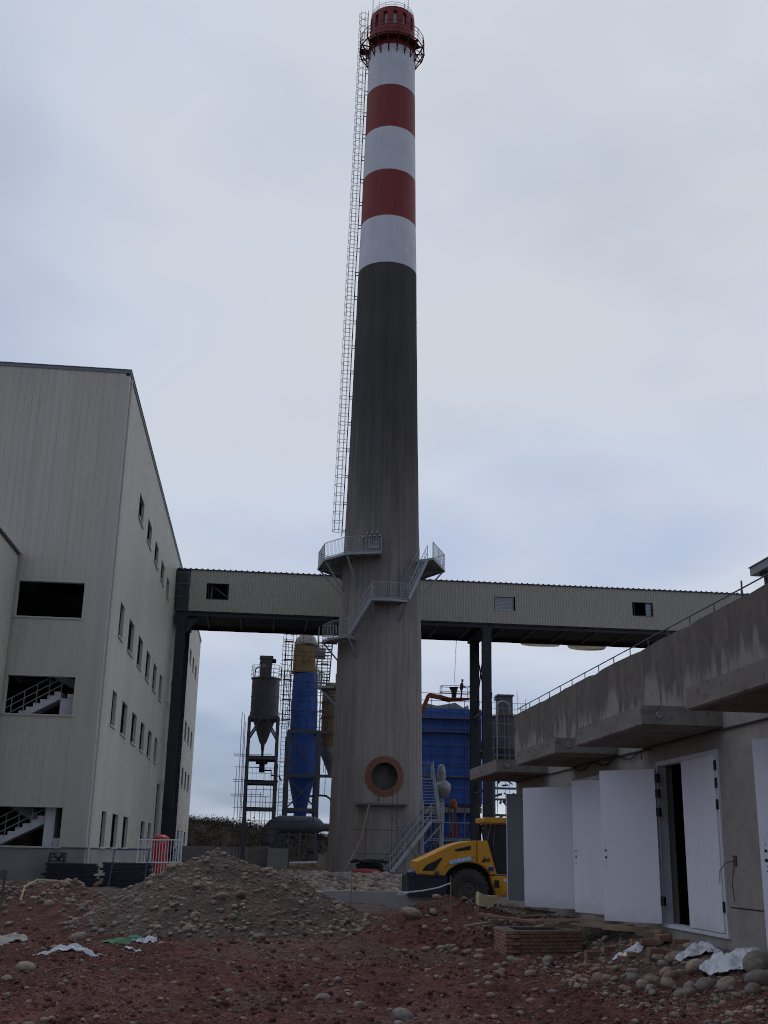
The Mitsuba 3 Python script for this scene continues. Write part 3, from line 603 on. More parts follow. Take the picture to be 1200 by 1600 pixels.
# flights and landings of the stair that winds round the shaft
SRI = lambda z: crad(z) + .10
def flight(p, q, width, n, name='flight', rails='both'):
    """Treads between two stringers from p up to q (centre lines), n risers."""
    p, q = np.asarray(p, float), np.asarray(q, float); d = q - p; hd = np.array([d[0], d[1], 0]); hd /= np.linalg.norm(hd); s = np.array([-hd[1], hd[0], 0])
    m = MB()
    fk = None
    for k in (-1, 1):
        st = MB().bar(p + s * k * width / 2, q + s * k * width / 2, .05, .24)
        if fk is None: fk = put(ch + '__' + name, st, 'm_galv')
        else: put(fk + '__stringer', st, 'm_galv')
    for i in range(n):
        c = p + d * (i + .7) / n; w = np.linalg.norm(d[:2]) / n
        put(fk + '__tread', MB().bar(c - s * (width / 2 - .03), c + s * (width / 2 - .03), max(.2, w * .92), .045), 'm_galv')
    for k in (-1, 1):
        e = s * k * (width / 2 + .02); put(fk + '__handrail', fence([p + e, q + e], 1.05, .28, (1.0, .5, .12), .022), 'm_rail')
    return fk
def landing(z, angs, ri, ro, rail_from=0, rail_to=None, ends=(False, False)):
    k = put(ch + '__landing', sector(ri, ro, z, angs), 'm_galv')
    a = angs[rail_from:rail_to]
    pts = [pol(ro - .04, t, z) for t in a]
    if ends[0]: pts = [pol(ri + .1, a[0], z)] + pts
    if ends[1]: pts = pts + [pol(ri + .1, a[-1], z)]
    put(k + '__railing', fence(pts), 'm_rail')
    for t in (angs[0], angs[-1]): put(k + '__strut', MB().bar(pol(ro - .1, t, z - .12), pol(crad(z - 1.2) - .03, t, z - 1.35), .09), 'm_galv')
    return k
RM = 3.72
flight(pol(4.1, 4, .42), pol(4.15, 48, 3.70), .95, 14)
put(ch + '__landing', MB().box(pol(4.1, 57, 3.66) - [.72, .62, .0], pol(4.1, 57, 3.72) + [.78, .62, 0]), 'm_galv')
la = f'{ch}__landing'
c57 = pol(4.1, 57, 3.72)
put(la + '__railing', fence([c57 + [.76, .6, 0], c57 + [.76, -.6, 0], c57 + [-.1, -.6, 0]]), 'm_rail')
for dx, dy in ((-.6, -.55), (.7, -.55), (.7, .55), (-.6, .55)): put(la + '__leg', MB().bar(c57 + [dx, dy, -4.0], c57 + [dx, dy, -.06], .11), 'm_galv')
put(la + '__brace', MB().bar(c57 + [-.6, -.56, -1.5], c57 + [.7, -.56, -.1], .07).bar(c57 + [.7, -.55, -3.2], c57 + [.7, .55, -.2], .07).bar(c57 + [-.6, -.56, -2.0], c57 + [.7, -.56, -2.0], .06), 'm_galv')
f2a = c57 + [.12, .62, 0]; f2b = np.array([f2a[0] + .02, f2a[1] + 3.2, 6.75])
flight(f2a, f2b, 1.05, 14)
put(ch + '__landing', MB().box(f2b + [-.9, .05, -.03], f2b + [.62, 1.3, .03]), 'm_galv')
put(f'{ch}__landing_001__railing', fence([f2b + [-.55, 1.28, .02], f2b + [.6, 1.28, .02], f2b + [.6, .06, .02]]), 'm_rail')
flight(pol(3.75, 128, 6.8), pol(3.75, 172, 9.8), .85, 14); landing(9.8, [172, 195, 215], SRI(9.8), 4.2)
flight(pol(3.75, 213, 9.85), pol(3.75, 240, 12.8), .85, 14)
landing(12.85, [-120, -108, -97], SRI(12.9), 4.35)
flight(np.array([CX - 3.85, 80.4, 12.9]), np.array([CX - 3.85, 77.4, 15.75]), .95, 15)
landing(15.8, [-83, -62, -38], SRI(15.8), 4.15, ends=(True, False))
flight(pol(3.85, -37, 15.85), pol(3.75, -14, 18.25), .85, 13)
landing(18.3, [-14, 4, 21], SRI(18.3) - .1, 4.05)
flight(pol(3.7, 21, 18.35), pol(3.75, 46, 21.4), .85, 15)
# the flue opening: plastered panel, brick ring, bricked-up hole, ledge and scaffold props
FC = np.array([8.22, 0, 6.52])
def on_shaft(x, z, out=0.0):
    r = crad(z) + out; return CY - math.sqrt(max(r * r - (x - CX) ** 2, .01))
m = MB(); xs = np.linspace(6.38, 9.92, 41); zs = np.linspace(4.8, 8.15, 37)
v = [[x, on_shaft(x, zz, .035), zz] for zz in zs for x in xs]; i = (np.arange(36)[:, None] * 41 + np.arange(40)[None]).reshape(-1, 1)
fq = np.hstack([i, i + 1, i + 42, i + 41]); va = np.array(v); fq = fq[~(np.hypot(va[fq][:, :, 0] - FC[0], va[fq][:, :, 2] - FC[2]) < 1.2).all(1)]; m.add(v, fq)
bd = [[x, on_shaft(x, zz, o), zz] for o in (.035, -.05) for x, zz in [(x, 4.8) for x in xs] + [(9.92, zz) for zz in zs[1:]] + [(x, 8.15) for x in xs[::-1][1:]] + [(6.38, zz) for zz in zs[::-1][1:-1]]]
k = len(bd) // 2; m.add(bd, [[j, (j + 1) % k, k + (j + 1) % k, k + j] for j in range(k)])
put(ch + '__plaster_panel', m, 'm_chimney', 40)
ang = np.linspace(0, 2 * np.pi, 49)[:-1]
def ringpt(rr, a, out): x, zz = FC[0] + rr * math.sin(a), FC[2] + rr * math.cos(a); return [x, on_shaft(x, zz, out), zz]
m = MB()
for r0, r1, o0, o1 in ((.88, 1.31, .055, .055), (.88, .88, .055, -.25), (1.31, 1.31, .055, 0)):
    v = [ringpt(r0, a, o0) for a in ang] + [ringpt(r1, a, o1) for a in ang]
    m.add(v, [[j, (j + 1) % 48, 48 + (j + 1) % 48, 48 + j] for j in range(48)])
fr = put(ch + '__flue_ring', m, 'm_mortar', 40)
for row, (r0, r1) in enumerate(((.885, 1.085), (1.098, 1.30))):
    nb = 62 if row == 0 else 74
    for j in range(nb):
        a = 2 * np.pi * (j + .5 * row) / nb; w = np.pi / nb * .80; e = .082 + .012 * rng.random()
        v = [ringpt(r, t, o) for o in (.0, e) for r, t in ((r0, a - w), (r0, a + w), (r1, a + w * .97), (r1, a - w * .97))]
        put(fr + '__brick', MB().add(v, [[4, 5, 6, 7], [0, 1, 5, 4], [1, 2, 6, 5], [2, 3, 7, 6], [3, 0, 4, 7]]), 'm_flue_brick')
m = MB(); v = [[FC[0], on_shaft(FC[0], FC[2], -.55), FC[2]]] + [ringpt(.89, a, -.55) for a in ang]; m.add(v, [[0, 1 + j, 1 + (j + 1) % 48] for j in range(48)])
put(ch + '__flue_plug', m, 'm_flue_plug', label='rough dark plug deep inside the brick ring')
v = [ringpt(.885, a, -.56) for a in ang] + [ringpt(.88, a, .0) for a in ang]
put(ch + '__flue_sleeve', MB().add(v, [[j, (j + 1) % 48, 48 + (j + 1) % 48, 48 + j] for j in range(48)]), 'm_flue_plug')
put(ch + '__ledge', MB().box((6.35, CY - 3.65, 4.66), (9.80, CY - 2.4, 4.76)), 'm_canopy')
for a, b, r, lab in [((7.0, 74.0, .3), (7.0, 74.4, 4.7), .026, 'upright scaffold tube under the left half of the ledge below the flue ring'), ((9.0, 74.0, .3), (9.0, 74.3, 5.9), .026, 'right one of the two upright tubes that reach up into the flue ring'), ((8.68, 74.1, .3), (8.68, 74.4, 5.9), .026, 'left one of the two upright tubes that reach up into the flue ring'),
                       ((7.75, 74.35, 4.7), (7.9, 74.4, 6.2), .026, 'short tube standing on the ledge before the flue hole'), ((6.1, 74.1, 3.1), (9.05, 74.1, 3.1), .024, 'upper level scaffold tube across the chimney below the ledge'), ((6.1, 74.05, 1.65), (9.05, 74.05, 1.6), .024, 'lower level scaffold tube across the chimney just above its plinth'),
                       ((8.6, 74.2, 4.0), (10.6, 73.9, .9), .022, 'slanting scaffold tube between the ledge and the first stair flight'), ((5.9, 74.0, 4.78), (7.3, 74.0, 4.72), .024, 'short level tube lying on the left end of the ledge')]:
    single('scaffold_pole', lab, 'pole', MB().tube([a, b], r, 6), 'm_scaffold')

# ---------------------------------------------------------------- a timber prop
single('timber_pole', 'long pale timber pole leaning on the chimney ledge below the brick ring', 'pole', MB().tube([(5.35, 71.6, .35), (6.6, 73.2, 2.5), (7.15, 74.1, 4.7)], .05, 8), 'm_wood', 40)

# ================================================================ the concrete building on the right
WX, WY1 = 6.7, 29.45
cb = thing('concrete_building', 'low grey concrete building at the right with stained parapet and slab canopies', 'building')
DY = [10.25, 16.10, 21.10, 26.15]; DW = 2.62; DZ0, DZ1 = 0.655, 3.255
holes = [(a, a + DW, DZ0, DZ1) for a in DY]
put(cb + '__wall', MB().prism(cut((2.0, -.4, WY1, 3.505), holes), 'x', WX, WX + .25), 'm_concrete')
put(cb + '__end_wall', MB().box((WX + .26, WY1 - .25, -.4), (20, WY1, 5.2)).box((WX + .26, 2.0, -.4), (20, 2.2, 4.58)), 'm_concrete')
n = 60; yy = np.linspace(2.0, WY1, n); zz = 5.27 + .022 * (rng.random(n) - .5) - .02 * (rng.random(n) > .8)
put(cb + '__parapet', MB().prism([(2.0, 3.51)] + [(WY1, 3.51)] + list(zip(yy[::-1], zz[::-1])), 'x', WX - .022, WX + .255), 'm_concrete')
put(cb + '__roof', MB().box((WX + .26, 2.0, 4.6), (20, WY1 - .26, 4.8)), 'm_concrete')
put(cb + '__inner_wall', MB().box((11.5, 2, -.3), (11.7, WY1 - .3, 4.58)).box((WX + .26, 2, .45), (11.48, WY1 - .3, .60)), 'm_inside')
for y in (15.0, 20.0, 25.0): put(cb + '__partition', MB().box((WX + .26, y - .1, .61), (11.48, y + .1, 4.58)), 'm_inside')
put(cb + '__wall_joint', MB().box((WX - .012, 2, 1.055), (WX + .01, 16.0, 1.068)), 'm_black')
put(cb + '__conduit', MB().tube([(WX - .03, y, 3.515) for y in np.linspace(2, WY1 - .2, 20)], .018, 6), 'm_dark_trim', 40)
for i, (a, b) in enumerate(((10.65, 14.05), (15.80, 19.32), (20.70, 23.95), (26.0, 29.38))):
    c = put(cb + '__canopy', MB().box((5.46, a, 3.552), (WX - .024, b, 3.825)).box((5.48, a + .03, 3.535), (WX - .03, b - .03, 3.5515)), 'm_canopy')
    put(c + '__drain_outlet', MB().lathe([(.05, 0), (.045, .03), (.028, .03), (.024, .008), (0, .008)], (0, 0), 16).move(np.array([[1, 0, 0, 5.72], [0, 0, -1, a], [0, 1, 0, 3.69], [0, 0, 0, 1.0]])), 'm_galv', 40)
    put(c + '__soffit_batten', MB().box((5.9, a + .9, 3.52), (6.5, a + 1.0, 3.534)), 'm_canopy')
# doors: frames, sills and open leaves
def leaf_mesh(L, H, t=.055): return MB().box((0, -t / 2, 0), (L, t / 2, H)).box((.0, -t / 2 - .004, .02), (.03, t / 2 + .004, H - .02))
def door_leaf(hinge, free, z0, H, mat, label, lock=None, ident=None):
    h, f = np.asarray(hinge, float), np.asarray(free, float); d = f - h; L = np.linalg.norm(d); a = math.atan2(d[1], d[0])
    M = np.eye(4); M[:2, :2] = [[math.cos(a), -math.sin(a)], [math.sin(a), math.cos(a)]]; M[:3, 3] = [h[0], h[1], z0]
    k = put(ident, leaf_mesh(L, H).move(M), mat, label=label)
    if lock:
        m = MB()
        for dz, r in ((.22, .006), (.16, .007), (.09, .019), (-.02, .021), (-.09, .007), (-.14, .007)):
            for s in (-1, 1):
                m.lathe([(r, 0), (r, .004), (0, .004)], (0, 0), 10)
                m.v[-1] = m.v[-1] @ np.array([[1, 0, 0], [0, 0, 1], [0, s, 0]]) + [L - .075, s * .0275, 1.03 + dz]
        put(k + '__lock_hole', m.move(M), 'm_black', kind='stuff', label='dark lock and screw holes near the free edge')
    for zz in (.35, 1.75, 2.05, 2.3): put(k + '__hinge', MB().box((-.055, -.036, zz * H / 2.45 - .07), (.005, .036, zz * H / 2.45 + .07)).move(M), 'm_black')
    return k
H = 2.44
for i, a in enumerate(DY):
    b = a + DW
    d = put(cb + '__door_frame', MB().box((WX - .03, a, DZ0), (WX + .12, a + .07, DZ1)).box((WX - .03, b - .07, DZ0), (WX + .12, b, DZ1)).box((WX - .03, a + .071, DZ1 - .07), (WX + .12, b - .071, DZ1)).box((WX - .035, a - .02, DZ0 - .02), (WX + .2, b + .02, DZ0 + .035)), 'm_frame')
    if i == 1:
        k = door_leaf((WX - .015, a + .085), (WX - .005, a + 1.44), DZ0 + .045, DZ1 - DZ0 - .12, 'm_door', 'closed white door leaf beside the dark gap', None, d + '__leaf')
        door_leaf((6.595, b - .19), (5.88, 19.31), .69, H, 'm_door', 'white door leaf standing open across its doorway', True, d + '__leaf')
    if i == 2:
        door_leaf((6.62, a + .07), (6.17, 22.12), .685, H, 'm_door', 'half hidden white door leaf swung out from the near jamb', True, d + '__leaf')
        door_leaf((6.60, b - .12), (5.75, 24.57), .67, H, 'm_door', 'white door leaf standing open on the far jamb', False, d + '__leaf')
    if i == 3: door_leaf((6.62, a + .05), (5.93, 27.0), .70, H - .04, 'm_door_grey', 'dark grey door leaf with a pale edge, farthest along the wall', False, d + '__leaf')
    if i == 3: put(d + '__leaf_edge', MB().box((5.90, 26.985, .70), (5.935, 27.045, 3.1)), 'm_frame')
    if i == 0: door_leaf((6.60, b - .17), (6.03, 13.40), .69, H, 'm_door', 'white door leaf cut by the right edge of the picture', True, d + '__leaf')
m = MB().tube([(WX + .05, y, 5.43) for y in np.linspace(2, WY1 - .1, 60)], .011, 6)
rl = put(cb + '__roof_rail', m, 'm_dark_trim', 40)
for y in np.arange(3.0, WY1, 1.0): put(rl + '__post', MB().tube([(WX + .05, y, 5.25), (WX + .05, y, 5.43)], .010, 6), 'm_dark_trim')
put(cb + '__vent_pipe', MB().tube([(WX + .15, 15.2, 5.2), (WX + .15, 15.2, 5.60)], .014, 8), 'm_dark_trim', 40)
fl = thing('floodlight', 'grey floodlight on a short post on the parapet at the right edge', 'lamp')
put(fl + '__housing', MB().box((6.82, 14.15, 5.575), (7.0, 14.82, 5.69)).box((6.80, 14.13, 5.691), (7.02, 14.84, 5.70)), 'm_galv')
put(fl + '__post', MB().tube([(6.9, 14.5, 5.2), (6.9, 14.5, 5.57)], .03, 8).bar((6.9, 14.35, 5.45), (6.9, 14.65, 5.56), .04), 'm_black_steel')
so = thing('socket_box', 'open electrical wall box with two loose wires beside the closed white door leaf', 'socket box')
put(so + '__box', MB().box((WX - .02, 15.69, 1.62), (WX + .03, 15.78, 1.76)), 'm_rim')
put(so + '__wire', MB().tube([(WX - .02, 15.74, 1.68), (WX - .10, 15.85, 1.66), (WX - .14, 15.98, 1.55), (WX - .12, 16.06, 1.38)], .006, 5), 'm_black', 40)
put(so + '__wire', MB().tube([(WX - .02, 15.75, 1.64), (WX - .06, 15.77, 1.4), (WX - .05, 15.75, 1.15)], .006, 5), 'm_black', 40)
m = MB().tube([(WX - .04, y, 3.46 + .05 * math.sin(y * 4)) for y in np.linspace(18.9, 24.0, 30)], .012, 5).tube([(WX - .05, 19.35 + .03 * math.sin(t), 3.40 + .05 * math.cos(t)) for t in np.linspace(0, 5, 12)], .008, 5)
single('slack_cable', 'dark cable sagging under the slab canopies along the concrete wall', 'cable', m, 'm_black', 40)

# ================================================================ process plant behind the chimney
def tube_thing(name, label, cat, a, b, r, mat, group=None, k=6): return single(name, label, cat, MB().tube([a, b], r, k), mat, 40, group)
# ---- grey steel silo on its frame
SX, SY = .17, 98.0
si = thing('steel_silo', 'dark grey steel silo on a tall frame left of the blue wrapped tower', 'silo')
v = put(si + '__vessel', MB().lathe([(1.02, 12.6), (1.20, 13.1), (1.205, 14.40), (1.235, 14.41), (1.235, 14.50), (1.205, 14.51), (1.20, 15.95), (1.30, 15.96), (1.30, 16.05), (0, 16.10)], (SX, SY), 40), 'm_silo', 30)
put(si + '__hopper', MB().lathe([(.13, 9.9), (.16, 10.35), (.30, 10.55), (1.02, 12.6)], (SX, SY), 32), 'm_silo', 30)
put(si + '__skirt', MB().lathe([(1.24, 12.35), (1.24, 13.15), (1.16, 13.2)], (SX, SY), 32), 'm_silo', 30)
fb_ = put(si + '__filter_box', MB().box((-.40, 97.4, 16.1), (.62, 98.6, 17.72)).box((-.47, 97.33, 17.721), (.70, 98.67, 17.95)).box((-.45, 97.36, 17.35), (.66, 98.64, 17.45)), 'm_silo')
put(fb_ + '__access_panel', MB().box((-.24, 97.37, 16.85), (.12, 97.399, 17.25)), 'm_plinth')
put(fb_ + '__fan', MB().lathe([(0, 0), (.20, .0), (.20, .3), (.12, .36), (0, .36)], (0, 0), 16).move(np.array([[0, 0, 1, .62], [0, 1, 0, 98], [-1, 0, 0, 17.62], [0, 0, 0, 1.0]])), 'm_black_steel', 40)
put(si + '__inlet_pipe', MB().tube([(-.42, 97.6, 17.0), (-.62, 97.5, 16.95), (-.78, 97.4, 16.7), (-.82, 97.4, 16.1)], .05, 8), 'm_black_steel', 40)
sr = MB()
for h in (.38, .74, 1.08): sr.tube([(SX + 1.27 * math.sin(t), SY + 1.27 * math.cos(t), 16.04 + h) for t in np.linspace(0, 2 * np.pi, 25)[:-1]], .018, 5, True)
for t in np.linspace(0, 2 * np.pi, 13)[:-1]: sr.tube([(SX + 1.27 * math.sin(t), SY + 1.27 * math.cos(t), 16.0), (SX + 1.27 * math.sin(t), SY + 1.27 * math.cos(t), 17.13)], .02, 5)
put(si + '__railing', sr, 'm_grey_steel', 40)
legs = [(-1.08, 96.6), (1.36, 96.6), (-1.08, 99.3), (1.36, 99.3)]
for x, y in legs: put(si + '__leg', MB().hbeam((x, y, -.1), (x, y, 12.5), .26, .26, .03, (0, 1, 0)).bar((x, y, -.1), (x, y, 12.5), .2, .05), 'm_grey_steel')
for z in (12.55, 9.15, 7.15, 5.0):
    for a, b in ((0, 1), (2, 3), (0, 2), (1, 3)): put(si + '__beam', MB().bar((*legs[a], z), (*legs[b], z), .16, .26), 'm_grey_steel')
for y in (96.6, 99.3):
    put(si + '__knee_brace', MB().bar((-1.0, y, 11.0), (-.1, y, 12.45), .14), 'm_grey_steel'); put(si + '__knee_brace', MB().bar((1.28, y, 11.0), (.38, y, 12.45), .14), 'm_grey_steel')
put(si + '__feeder', MB().lathe([(.11, 8.3), (.13, 9.0), (.2, 9.1), (.2, 9.3), (.1, 9.4), (.11, 9.9)], (SX, SY), 16).box((-.35, 97.6, 8.75), (.65, 98.4, 9.08)).box((-.05, 97.7, 8.05), (.4, 98.3, 8.74)), 'm_black_steel')
put(si + '__platform', MB().box((-1.25, 96.4, 7.26), (1.6, 99.4, 7.32)).box((-1.2, 96.5, 9.29), (1.5, 99.4, 9.33)), 'm_black_steel')
put(si + '__platform_rail', fence([(-.95, 96.5, 7.33), (1.25, 96.5, 7.33), (1.25, 99.3, 7.33)], 1.0, .34, (1., .55), .02), 'm_black_steel')
put(si + '__pipe', MB().tube([(.4, 97.6, 8.2), (1.0, 97.6, 8.2), (1.0, 97.6, 7.8), (1.7, 97.6, 7.75), (1.9, 97.6, 7.3)], .06, 8), 'm_black_steel', 40)
# ladder tower between silo and wrapped tower
lt = thing('ladder_tower', 'tall narrow caged ladder between the grey silo and the blue wrapped tower', 'ladder')
for x in (1.72, 2.18): put(lt + '__rail', MB().tube([(x, 98.6, 3.0), (x, 98.6, 16.9)], .03, 6), 'm_grey_steel')
for z in np.arange(3.2, 16.9, .36): put(lt + '__rung', MB().tube([(1.72, 98.6, z), (2.18, 98.6, z)], .02, 5), 'm_grey_steel')
put(lt + '__top_rail', fence([(1.5, 98.4, 16.0), (1.5, 99.6, 16.0), (2.3, 99.6, 16.0)], 1.1, .4, (1, .5), .02), 'm_grey_steel')
# ---- tower wrapped in blue sheet with yellow wool at its head
wt = thing('wrapped_tower', 'tall tower wrapped in blue sheet with yellow insulation at its head', 'tower')
WTX, WTY = 3.82, 104.0
def rings(prof, c, k=40, wob=.03, seed=0):
    g = np.linspace(0, 2 * np.pi, k + 1)[:-1]; m = MB(); V = []
    for r, z in prof:
        q = np.stack([np.cos(g) * 1.6, np.sin(g) * 1.6, g * 0 + z * .8], -1)
        rr = r + wob * 2 * (meshkit.fbm(q * 2.2, 3, seed) - .5)
        V.append(np.stack([c[0] + rr * np.cos(g), c[1] + rr * np.sin(g), g * 0 + z], -1))
    V = np.array(V); n = len(prof); i = np.arange(k)
    F = np.vstack([np.stack([a * k + i, a * k + (i + 1) % k, (a + 1) * k + (i + 1) % k, (a + 1) * k + i], 1) for a in range(n - 1)])
    return m.add(V.reshape(-1, 3), F)
def dense(prof, dz=.18):
    o = []
    for (r0, z0), (r1, z1) in zip(prof[:-1], prof[1:]):
        n = max(1, int(abs(z1 - z0) / dz)); o += [(r0 + (r1 - r0) * t, z0 + (z1 - z0) * t) for t in np.arange(n) / n]
    return o + [prof[-1]]
put(wt + '__wrap', rings(dense([(.55, 4.3), (.60, 5.4), (1.20, 8.1), (1.23, 12.3), (1.24, 14.1), (1.15, 17.0), (1.10, 17.55), (.9, 17.6)]), (WTX, WTY), 48, .045, 1), 'm_blue', True, label='wrinkled blue sheet wrapped round the tower')
put(wt + '__insulation', rings(dense([(1.13, 17.5), (1.05, 18.6), (1.02, 19.4), (.98, 20.3), (.80, 20.75), (.5, 21.0), (0, 21.1)]), (WTX - .15, WTY), 40, .09, 2), 'm_yellow_wool', True, label='bare yellow wool above the blue sheet')
put(wt + '__cover_sheet', rings(dense([(1.12, 20.15), (1.02, 20.45), (.85, 20.85), (.55, 21.18), (0.02, 21.25)], .08), (WTX - .05, WTY), 40, .12, 3), 'm_pale_sheet', True)
put(wt + '__duct', MB().tube([(4.5, 104.2, 19.6), (5.6, 104.2, 19.5)], .60, 16), 'm_insulated', 40)
tl = [(2.42, 101.6), (5.14, 101.6), (2.42, 106.2), (5.14, 106.2)]
for x, y in tl: put(wt + '__leg', MB().hbeam((x, y, -.1), (x, y, 11.9), .36, .36, .04, (0, 1, 0)).bar((x, y, -.1), (x, y, 11.9), .28, .06), 'm_grey_steel')
for z in (11.95, 8.1, 5.15):
    for a, b in ((0, 1), (2, 3), (0, 2), (1, 3)): put(wt + '__beam', MB().bar((*tl[a], z), (*tl[b], z), .2, .3), 'm_grey_steel')
for z0, z1 in ((5.3, 8.0), (8.3, 11.8)):
    put(wt + '__brace', MB().bar((2.5, 101.5, z0), (5.06, 101.5, z1), .11), 'm_grey_steel'); put(wt + '__brace', MB().bar((5.06, 101.58, z0), (2.5, 101.58, z1), .11), 'm_grey_steel')
for z in (8.1, 11.95): put(wt + '__bracket_beam', MB().bar((5.2, 101.6, z), (7.3, 101.6, z), .2, .26), 'm_grey_steel')
put(wt + '__platform_rail', fence([(2.6, 101.6, 5.3), (5.0, 101.6, 5.3)], 1.1, .5, (1, .66, .33), .018), 'm_grey_steel')
put(wt + '__pipe', MB().tube([(4.6, 103, 6.4), (5.4, 102, 6.45), (6.0, 102, 6.42), (6.4, 102, 6.15), (6.5, 102, 5.6)], .09, 8), 'm_black_steel', 40)
# second insulated column half hidden by the chimney
w2 = thing('insulated_column', 'yellow wool covered column half hidden behind the left edge of the chimney', 'tower')
put(w2 + '__shell', rings(dense([(.25, 8.6), (.95, 10.3), (1.0, 12), (1.0, 16.2), (.7, 16.9), (0, 17.0)]), (6.55, 105.5), 36, .07, 5), 'm_yellow_wool', True)
put(w2 + '__pale_jacket', rings(dense([(.24, 8.3), (.30, 8.7), (1.0, 10.25), (1.04, 10.9), (.99, 10.92)]), (6.55, 105.5), 32, .03, 6), 'm_insulated', True)
for z in (12.1, 13.6, 15.0): put(w2 + '__band', MB().lathe([(1.06, z), (1.10, z), (1.10, z + .08), (1.06, z + .08)], (6.55, 105.5), 28), 'm_scaffold')
# ---- scaffolding round the wrapped tower
r4 = np.random.default_rng(11)
sc = thing('scaffolding', 'rusty tube scaffolding round the blue wrapped tower', 'scaffolding')
px = [(1.85, 102.9), (2.45, 102.7), (1.85, 105.2), (2.45, 105.4), (5.25, 102.9), (5.75, 102.9), (5.3, 105.3)]
for x, y in px: put(sc + '__pole', MB().tube([(x, y, 8.5 if x > 5 else 12.5), (x + .03, y, 21.2 + r4.uniform(-.8, .6))], .03, 5), 'm_scaffold')
for z in (13.0, 13.9, 14.8, 15.7, 16.6, 17.5, 18.5, 19.4, 20.2, 20.9):
    for a, b in ((0, 1), (0, 2), (1, 4), (4, 5), (2, 3)):
        p, q = np.array([*px[a], z]), np.array([*px[b], z + r4.uniform(-.06, .06)])
        if a == 1 and z < 13.5: continue
        d = (q - p) / np.linalg.norm(q - p); put(sc + '__ledger', MB().tube([p - d * r4.uniform(.1, .45), q + d * r4.uniform(.1, .4)], .026, 5), 'm_scaffold')
for z in (13.1, 14.9, 16.7, 18.55, 20.25): put(sc + '__board', MB().box((1.7, 102.75, z + .03), (2.55, 103.4, z + .08), .02), 'm_wood')
for x0, z0, x1, z1 in ((1.85, 13, 2.45, 14.8), (2.45, 14.9, 1.85, 16.6), (1.85, 16.7, 2.45, 18.5), (5.25, 13, 5.75, 15), (5.75, 15.2, 5.25, 17.5)): put(sc + '__brace', MB().tube([(x0, 102.85, z0), (x1, 102.85, z1)], .024, 5), 'm_scaffold')
for x in (2.75, 3.4, 4.1, 4.75): put(sc + '__pole', MB().tube([(x, 102.55, 12.2), (x + .02, 102.55, 21.3 + r4.uniform(-.6, .4))], .024, 5), 'm_scaffold')
for z in (12.4, 13.5, 15.3, 16.1, 17.1, 18.9, 19.9): put(sc + '__ledger', MB().tube([(1.5 + r4.uniform(-.2, .3), 102.5, z), (5.6 + r4.uniform(-.3, .5), 102.5, z + r4.uniform(-.07, .07))], .026, 5), 'm_scaffold')
for z in (14.0, 16.2, 18.3): put(sc + '__board', MB().box((5.15, 102.75, z), (5.85, 103.4, z + .06)), 'm_wood')
for x, z0, z1 in ((1.6, 12.6, 20.9), (2.1, 12.4, 20.4), (5.45, 6.5, 16.0), (5.95, 6.5, 15.0)): put(sc + '__pole', MB().tube([(x, 103.6, z0), (x, 103.6, z1)], .026, 5), 'm_scaffold')
s2 = thing('scaffolding', 'slender scaffolding left of the grey silo frame', 'scaffolding')
for x, z in ((-1.66, 12.9), (-1.45, 12.7), (-1.35, 12.0), (-.55, 6.4), (.2, 6.3), (.65, 6.0), (-.9, 6.6)): put(s2 + '__pole', MB().tube([(x + .05, 95.9, .3), (x - .04, 95.9, z)], .026, 5), 'm_scaffold')
for z in (9.2, 9.35, 8.3, 7.3, 7.1, 5.05, 5.95, 6.1): put(s2 + '__ledger', MB().tube([(-2.1 + r4.uniform(-.2, .1), 95.85, z), (-.9 + r4.uniform(-.2, 2.2), 95.85, z + r4.uniform(-.04, .04))], .024, 5), 'm_scaffold')
for x in (-1.9, -1.2, -.2, .4, 1.0, 1.5): put(s2 + '__pole', MB().tube([(x, 95.7, .3), (x, 95.7, r4.uniform(6.5, 10.5))], .022, 5), 'm_scaffold')
for z in (4.0, 2.9, 3.4, 5.5, 6.5, 8.8): put(s2 + '__ledger', MB().tube([(-1.0, 95.85, z), (4.2 + r4.uniform(-1, 1), 95.8, z + .03)], .024, 5), 'm_scaffold')
# ---- the fat grey duct, its trestle and the concrete blocks
du = thing('duct', 'fat grey steel duct bending down in front of the blue wrapped tower', 'duct')
arc = [(1.0 - 0 + 1.2 * (1 - math.cos(t)) - .05, 96.6, 2.35 + 1.45 * math.sin(t)) for t in np.linspace(0, math.pi / 2, 9)]
put(du + '__elbow', MB().tube([(.95, 96.6, 1.6)] + arc + [(3.2, 96.6, 3.8), (4.6, 96.6, 3.78)], [.70] * 12, 24), 'm_grey_steel', 40)
put(du + '__cone', MB().tube([(4.6, 96.6, 3.78), (5.1, 96.6, 3.7), (5.45, 96.6, 3.6)], [.70, .6, .38], 24), 'm_grey_steel', 40)
put(du + '__branch', MB().tube([(5.3, 96.6, 3.62), (7.5, 96.6, 3.6)], .33, 16), 'm_grey_steel', 40)
for x in (1.9, 3.0, 4.3): put(du + '__flange', MB().tube([(x - .04, 96.6, 3.8), (x + .04, 96.6, 3.8)], .745, 24), 'm_grey_steel', 40)
for x in (2.7, 3.6, 4.9): put(du + '__trestle', MB().bar((x, 96.3, .2), (x, 96.3, 3.2), .16).bar((x, 96.3, .5), (x + .7, 96.3, 2.2), .09), 'm_grey_steel')
m = MB()
for i in range(26):
    x, z = r4.uniform(1.9, 5.4), r4.uniform(.8, 2.9); m.box((x, 96.8, z), (x + r4.uniform(.1, .5), 97.6, z + r4.uniform(.08, .4)))
single('pump_set', 'dark jumble of pumps and valves under the fat grey duct', 'machinery', m, 'm_black_steel')
single('concrete_block', 'pale concrete footing block in front of the fat grey duct', 'block', MB().box((.95, 91.6, -.2), (2.55, 93.4, 1.86)), 'm_plinth')
